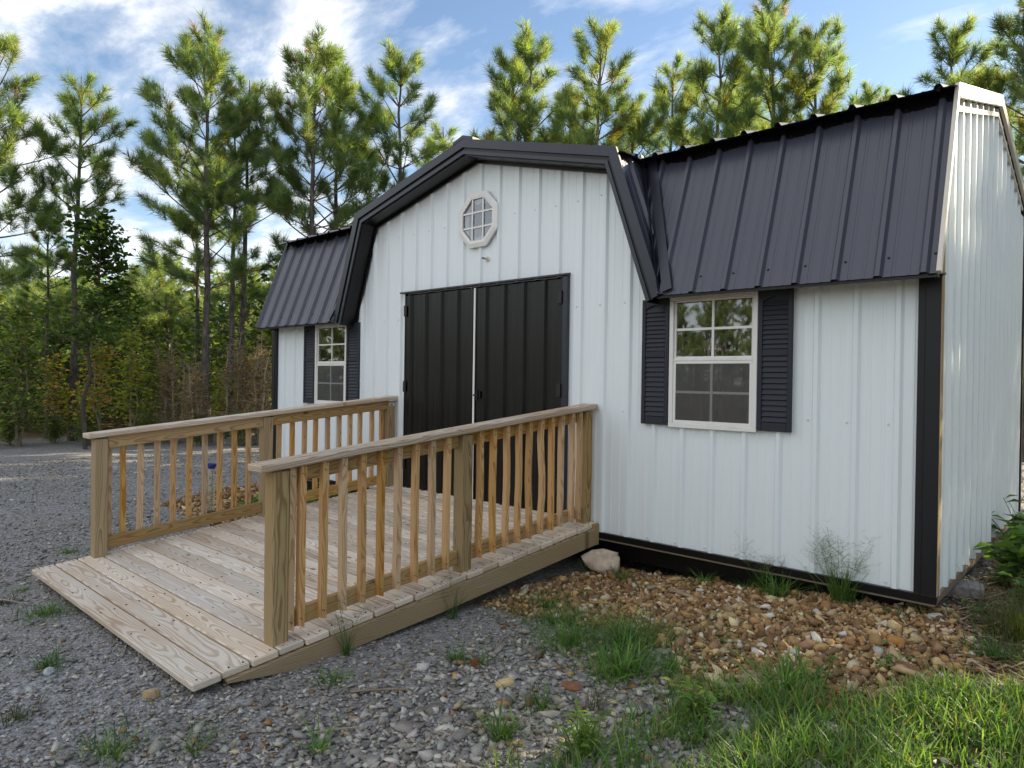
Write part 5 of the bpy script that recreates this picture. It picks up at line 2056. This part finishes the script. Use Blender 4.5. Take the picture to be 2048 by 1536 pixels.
PV = []
for sd, kw in ((41, dict(H=9.5, crown0=0.40, spread=1.9, levels=12)),
               (42, dict(H=9.5, crown0=0.46, spread=1.75, levels=10)),
               (43, dict(H=9.5, crown0=0.38, spread=2.1, levels=13)),
               (44, dict(H=9.5, crown0=0.50, spread=1.6, levels=9, leaders=2)),
               (45, dict(H=9.5, crown0=0.42, spread=1.8, levels=11, leaders=2))):
    PV.append(pine_mesh(sd, **kw))
YP = [pine_mesh(51, H=5.0, crown0=0.12, spread=1.35, levels=13, needles=34, dead=False, nlen=0.20),
      pine_mesh(52, H=5.0, crown0=0.16, spread=1.2, levels=12, needles=34, dead=False, nlen=0.20)]
print('shoots', [p[2] for p in PV + YP])

# (variant, bearing column, distance, top row, label)
PINES = [
    (0, -18, 13.0, 95, 'pine cut off by the left edge of the picture'),
    (1, 146, 15.0, 172, 'thin crowned pine second from the left edge'),
    (3, 96, 15.5, 430, 'short pine with bare trunk beside the thin crowned pine'),
    (2, 418, 15.0, 88, 'tallest pine left of the shed, with a broad bushy crown'),
    (3, 395, 17.5, 330, 'slender pine stem just left of the tallest left pine'),
    (4, 458, 16.0, 235, 'middle pine stem right of the tallest left pine'),
    (1, 486, 16.5, 180, 'pine with pale straight trunk beside the bushy left pine'),
    (2, 618, 16.0, 108, 'full yellow green pine just above the left roof wing'),
    (0, 662, 17.0, 160, 'pine close behind the full pine over the left wing'),
    (4, 802, 17.5, 124, 'narrow pine above the left shoulder of the dormer'),
    (1, 880, 21.0, 262, 'low pine top just left of the dormer ridge'),
    (3, 1010, 18.5, 122, 'pine right of the dormer ridge with thin top'),
    (4, 1060, 18.0, 88, 'pine with two small round tufts right of the dormer ridge'),
    (2, 1118, 20.0, 205, 'dense low pine behind the dormer right slope'),
    (0, 1186, 17.0, 66, 'open crowned pine with a round top tuft behind the shed'),
    (1, 1326, 19.0, 128, 'sparse dark pine where the dormer meets the right wing'),
    (4, 1418, 17.0, 44, 'tall pine left of the tallest pine behind the right wing'),
    (2, 1545, 16.0, 14, 'tallest pine behind the right roof wing'),
    (0, 1628, 16.0, 68, 'pine with round top right of the tallest back pine'),
    (3, 1725, 20.0, 176, 'small pine top peeking over the right roof wing'),
    (2, 1490, 20.0, 170, 'bushy lower pine between the two tall back pines'),
    (1, 1250, 21.0, 200, 'low pine between the open crowned and sparse pines'),
    (4, 1885, 14.5, 56, 'many stemmed pine behind the right end of the roof'),
    (0, 1960, 17.0, 150, 'pine behind the peak of the end wall'),
    (2, 2046, 12.5, 0, 'tall dark pine at the right edge of the picture'),
]
for i, (v, u, d, tv, lb) in enumerate(PINES):
    place_tree(PV[v], u, d, 9.5, tv, lb, rotz=i * 2.17 + 0.4, group='tall pines around the shed', zs=None)

# dense young pines filling the wood behind
k = 0
for row, (d0, cnt, tv) in enumerate(((19.0, 9, 560), (23.0, 11, 545), (29.0, 13, 560))):
    for i in range(cnt):
        u = -120 + (i + random.uniform(0.1, 0.9)) * 800 / cnt
        place_tree(YP[k % 2], u, d0 + random.uniform(-1.2, 1.2), 5.0, tv + random.uniform(-45, 50),
                   'dense young pine standing in the shadowed wood left of the shed', name='young_pine', cat='pine tree', group='dense young pines in the wood behind', zs=random.uniform(1.0, 1.35))
        k += 1
# pines beyond the frame: behind the shed to the right (they shade the yard) and behind the camera (mirrored in the panes)
for i, (x, y, s) in enumerate([(3.0, 9.8, 0.82), (4.1, 10.9, 0.86), (1.5, 11.8, 0.95), (7.0, 9.6, 0.9), (8.6, 11.5, 1.0), (2.2, 16.5, 1.1), (-0.4, 17.5, 1.15),
                               (11.5, 14.0, 1.1), (4.6, 19.5, 1.2), (9.5, 6.0, 0.9), (11.0, 2.5, 0.9), (0.6, 20.0, 1.2), (10.5, -1.5, 0.85), (6.3, 11.6, 0.86)]):
    place_tree(PV[i % 5], 0, 0, 9.5, None, 'pine in the wood right of the shed, outside the picture', scale=s, xy=(x, y), group='pines right of the shed')
for i, (x, y, s) in enumerate([(-6, -27, 0.75), (-10.5, -25, 0.7), (-14, -28, 0.8), (-18.5, -25, 0.7), (-2.5, -29, 0.7), (-22, -27, 0.8), (-12, -33, 0.85), (-8, -34, 0.8), (2, -28, 0.75), (-27, -24, 0.75), (-16.2, -25.5, 0.62), (-12.8, -24, 0.6)]):
    place_tree(PV[(i * 2) % 5], 0, 0, 9.5, None, 'pine across the yard, seen only mirrored in the panes', scale=s, xy=(x, y), group='pines across the yard')
for i in range(20):
    place_tree(YP[i % 2], 0, 0, 5.0, None, 'young pine across the yard, seen only mirrored in the panes', name='young_pine', scale=random.uniform(0.5, 0.75),
               xy=(-32 + i * 2.0 + random.uniform(-.6, .6), -23 + random.uniform(-1.5, 1.5)), group='young pines across the yard', zs=0.8)
for i, (x, y, sc_) in enumerate([(5.2, 1.0, 1.2), (6.0, 3.4, 1.25), (5.6, 5.6, 1.0), (7.4, 0.0, 1.4), (7.8, 4.6, 1.4), (6.4, -1.8, 1.2), (6.0, -4.2, 1.1), (8.4, -3.4, 1.4), (4.6, 2.4, 0.8), (5.0, -0.6, 0.85),
                               (2.35, 4.9, 0.92), (2.1, 6.3, 1.0), (3.0, 7.4, 1.1), (1.6, 7.9, 1.05)]):
    place_tree(YP[i % 2], 0, 0, 5.0, None, 'young pine beside the yard, outside the picture at the right', name='young_pine', scale=sc_,
               xy=(x, y), group='young pines right of the yard', zs=sc_)


for i, (x, y, sc_) in enumerate([(-15.4, -24.5, 1.15), (-14.2, -25.8, 1.2), (-13.2, -23.8, 1.0), (-12.0, -25.2, 1.2), (-10.8, -24.2, 1.05), (-16.6, -24.0, 1.1), (-18.6, -6.2, 1.0), (-20.5, -8.5, 1.15), (-22.5, -11.0, 1.2), (-17.5, -9.5, 0.9), (-23.5, -7.5, 1.2), (-19.5, -12.5, 1.0)]):
    place_tree(YP[i % 2], 0, 0, 5.0, None, 'young pine at the far side of the yard, seen only mirrored in the panes', name='young_pine', scale=sc_, xy=(x, y), group='young pines at the far side')
for i in range(44):
    a = 1.55 + i * 0.058
    d = random.uniform(30, 40)
    place_tree(YP[i % 2], 0, 0, 5.0, None, 'distant young pine, seen only mirrored in the panes', name='young_pine', scale=random.uniform(0.6, 0.95),
               xy=(-4 - math.sin(a) * d, -1 + math.cos(a) * d), group='distant pines around the yard', zs=1.1)


# broadleaf saplings and the sweetgum
def broadleaf_mesh(seed, H, n_limbs, leaf, nleaf, pal, stems=1, crown0=0.25, spread=0.35, wr=0.75, bare=0.2, r0=None, clump=10, upright=0.8, bark=(0.30, 0.25, 0.17)):
    r = np.random.default_rng(seed)
    tr, lf = NP(), NP()
    for s in range(stems):
        n = 10
        t = np.linspace(0, 1, n)
        off = r.normal(0, 0.10, 2) * (stems > 1) * H * 0.3
        w = np.cumsum(r.normal(0, 0.03, (n, 2)), 0) * H * 0.5
        Hs = H * r.uniform(0.75, 1.0) if s else H
        P = np.stack([off[0] * (0.3 + t) + w[:, 0] - w[0, 0], off[1] * (0.3 + t) + w[:, 1] - w[0, 1], Hs * t], -1)
        rb = r0 or 0.009 * H + 0.006
        V, F = tube_np(P, rb * (1 - t) ** 0.8 + 0.004, 6)
        tr.add(V, F, np.tile(np.array([bark]) * r.uniform(0.7, 1.2), (len(V), 1)))
        for b in range(n_limbs):
            f = r.uniform(crown0, 1.0)
            base = np.array([np.interp(f, t, P[:, k_]) for k_ in range(3)])
            az, el = r.uniform(0, 6.28), r.uniform(0.1, upright)
            L = spread * H * (1.15 - f * 0.8) * r.uniform(0.5, 1.1)
            m = 5
            q = np.linspace(0, 1, m)
            d = np.array([math.cos(az) * math.cos(el), math.sin(az) * math.cos(el), math.sin(el)])
            pts_ = base + d * (L * q)[:, None] + r.normal(0, 0.04 * L, (m, 3)) * q[:, None]
            pts_[:, 2] -= 0.12 * L * q ** 2
            V, F = tube_np(pts_, np.linspace(0.30 * rb + 0.003, 0.0025, m), 4)
            tr.add(V, F, np.tile(np.array([bark]) * 0.9, (len(V), 1)))
            if r.random() < bare:
                continue
            kk = max(3, int(nleaf * r.uniform(0.6, 1.3)))
            s_ = r.uniform(0.25, 1.05, kk)
            C = np.stack([np.interp(s_, q, pts_[:, k_]) for k_ in range(3)], -1) + r.normal(0, leaf * 0.9, (kk, 3))
            aa = r.uniform(0, 6.28, kk)
            D = unit(np.stack([np.cos(aa), np.sin(aa), r.uniform(-0.8, 0.2, kk)], -1) + d * 0.5)
            Nn = unit(np.stack([r.normal(0, 0.5, kk), r.normal(0, 0.5, kk), np.ones(kk)], -1))
            LL = leaf * r.uniform(0.7, 1.25, kk)
            V, F, c = leaf_quads(C, D, Nn, LL, LL * wr, pick(r, pal, kk, 0.16), 0.15)
            lf.add(V, F, c)
    return tr.mesh('trunk', 'dry_wood', True), lf.mesh('crown', 'leaves', False)


LEAF_G = [(0.10, 0.17, 0.04), (0.135, 0.215, 0.05), (0.08, 0.145, 0.038)]
LEAF_Y = [(0.32, 0.38, 0.06), (0.40, 0.42, 0.07), (0.23, 0.32, 0.06), (0.46, 0.40, 0.07)]
LEAF_O = [(0.50, 0.28, 0.08), (0.42, 0.31, 0.08), (0.32, 0.32, 0.07), (0.55, 0.35, 0.14)]
DRY = [(0.34, 0.22, 0.11), (0.44, 0.30, 0.17), (0.25, 0.16, 0.08)]
gum = broadleaf_mesh(61, 6.2, 58, 0.17, 40, [(0.07, 0.125, 0.03), (0.09, 0.15, 0.036), (0.06, 0.11, 0.028)], 1, 0.42, 0.34, 0.95, 0.05, 0.06, bark=(0.10, 0.085, 0.07))
place_tree(gum, 172, 13.2, 6.2, 462, 'dark broadleaf gum tree between the two left pine trunks', cat='tree', name='gum_tree', rotz=0.3)
SAP = [broadleaf_mesh(71, 3.0, 30, 0.15, 14, LEAF_Y, 2, 0.25, 0.26, 0.55, 0.15),
       broadleaf_mesh(72, 3.0, 28, 0.14, 13, LEAF_O + LEAF_Y, 2, 0.3, 0.26, 0.6, 0.2),
       broadleaf_mesh(73, 3.0, 38, 0.13, 15, LEAF_G + LEAF_Y[:1], 3, 0.12, 0.26, 0.55, 0.1),
       broadleaf_mesh(74, 2.2, 60, 0.08, 6, DRY, 6, 0.15, 0.24, 0.35, 0.45, upright=1.3),
       broadleaf_mesh(75, 1.2, 30, 0.08, 12, LEAF_G + LEAF_Y[2:3], 5, 0.05, 0.45, 0.5, 0.05)]
HS = (3.0, 3.0, 3.0, 2.2, 1.2)
UND = [
    (0, 262, 14.6, 690, 'bright yellow green sapling left of the slender pine stems'),
    (1, 205, 14.2, 690, 'sapling with orange tinted leaves left of the bright sapling'),
    (2, 38, 13.6, 640, 'leafy green sapling at the far left edge'),
    (1, 100, 14.6, 720, 'orange leaved sapling between the two left trunks'),
    (0, 150, 15.0, 800, 'short yellow sapling right of the left trunks'),
    (3, 350, 14.6, 700, 'dry brown weed stalks left of the slender pine'),
    (3, 395, 14.3, 730, 'dry brown weed stalks right of the slender pine'),
    (3, 470, 14.8, 680, 'dry brown brush beside the straight pine trunk'),
    (3, 520, 14.6, 690, 'dry brown brush next to the shed left corner'),
    (2, 310, 15.2, 740, 'green sapling behind the dry weed stalks'),
    (2, 500, 15.6, 760, 'green sapling left of the shed corner'),
    (0, 440, 15.4, 770, 'small yellow green sapling between the pine trunks'),
    (4, 175, 13.9, 842, 'low green bush at the wood edge by the left post'),
    (4, 20, 13.8, 850, 'low bush at the foot of the far left sapling'),
    (4, 290, 14.2, 850, 'low bush seen over the left railing'),
    (4, 480, 14.3, 842, 'low bush over the railing beside the shed corner'),
    (4, 400, 14.2, 845, 'low bush over the middle of the left railing'),
    (4, 110, 14.4, 852, 'low bush between the trunks at the wood edge'),
]
for i, (v, u, d, tv, lb) in enumerate(UND):
    place_tree(SAP[v], u, d, HS[v], tv, lb, cat='bush' if v in (3, 4) else 'sapling', name=('sapling', 'sapling', 'sapling', 'dry_brush', 'bush')[v], rotz=i * 1.7, zs=None)

# thicket: leaf mass deep in the wood
r = np.random.default_rng(91)
N = 52000
u = r.uniform(-260, 760, N)
d = r.uniform(16.5, 33, N)
ray = np.stack([(u - 1024) / 1377.6, np.ones(N), np.zeros(N)], -1) @ AX.T
X = CAM[0] + ray[:, 0] * d
Y = CAM[1] + ray[:, 1] * d
top = 1.2 + 3.2 * vnoise(X, Y, 0.55, 3) + 0.8 * vnoise(X, Y, 1.7, 4)
Z = ground_h(X, Y) + top * r.random(N) ** 0.8
keep = vnoise(X * 1.0, Y + Z * 1.3, 1.2, 7) + 0.35 * r.random(N) > 0.42
X, Y, Z = X[keep], Y[keep], Z[keep]
n = len(X)
C = np.stack([X, Y, Z], -1)
aa = r.uniform(0, 6.28, n)
D = unit(np.stack([np.cos(aa), np.sin(aa), r.uniform(-0.6, 0.6, n)], -1))
Nn = unit(r.normal(size=(n, 3)) + np.array([0, 0, 0.8]))
LL = r.uniform(0.10, 0.26, n)
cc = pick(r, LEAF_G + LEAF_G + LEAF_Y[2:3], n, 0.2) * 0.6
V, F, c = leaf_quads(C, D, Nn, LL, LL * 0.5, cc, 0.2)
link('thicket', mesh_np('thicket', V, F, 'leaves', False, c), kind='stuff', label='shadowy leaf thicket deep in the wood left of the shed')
# far treeline closing the view between the trunks
N = 26000
th = YAW + r.uniform(-1.5, 1.7, N)
d = r.uniform(34, 60, N)
X = CAM[0] - np.sin(th) * d
Y = CAM[1] + np.cos(th) * d
top = 4.2 + 3.2 * vnoise(X, Y, 0.25, 3)
Z = ground_h(X, Y) + top * r.random(N) ** 0.7
C = np.stack([X, Y, Z], -1)
aa = r.uniform(0, 6.28, N)
D = unit(np.stack([np.cos(aa), np.sin(aa), r.uniform(-0.6, 0.6, N)], -1))
LL = r.uniform(0.35, 0.8, N)
V, F, c = leaf_quads(C, D, unit(r.normal(size=(N, 3)) + np.array([0, 0, 0.8])), LL, LL * 0.6, pick(r, LEAF_G, N, 0.2), 0.2)
link('far_wood', mesh_np('far_wood', V, F, 'leaves', False, c), kind='stuff', label='far wood closing the view between the trunks')
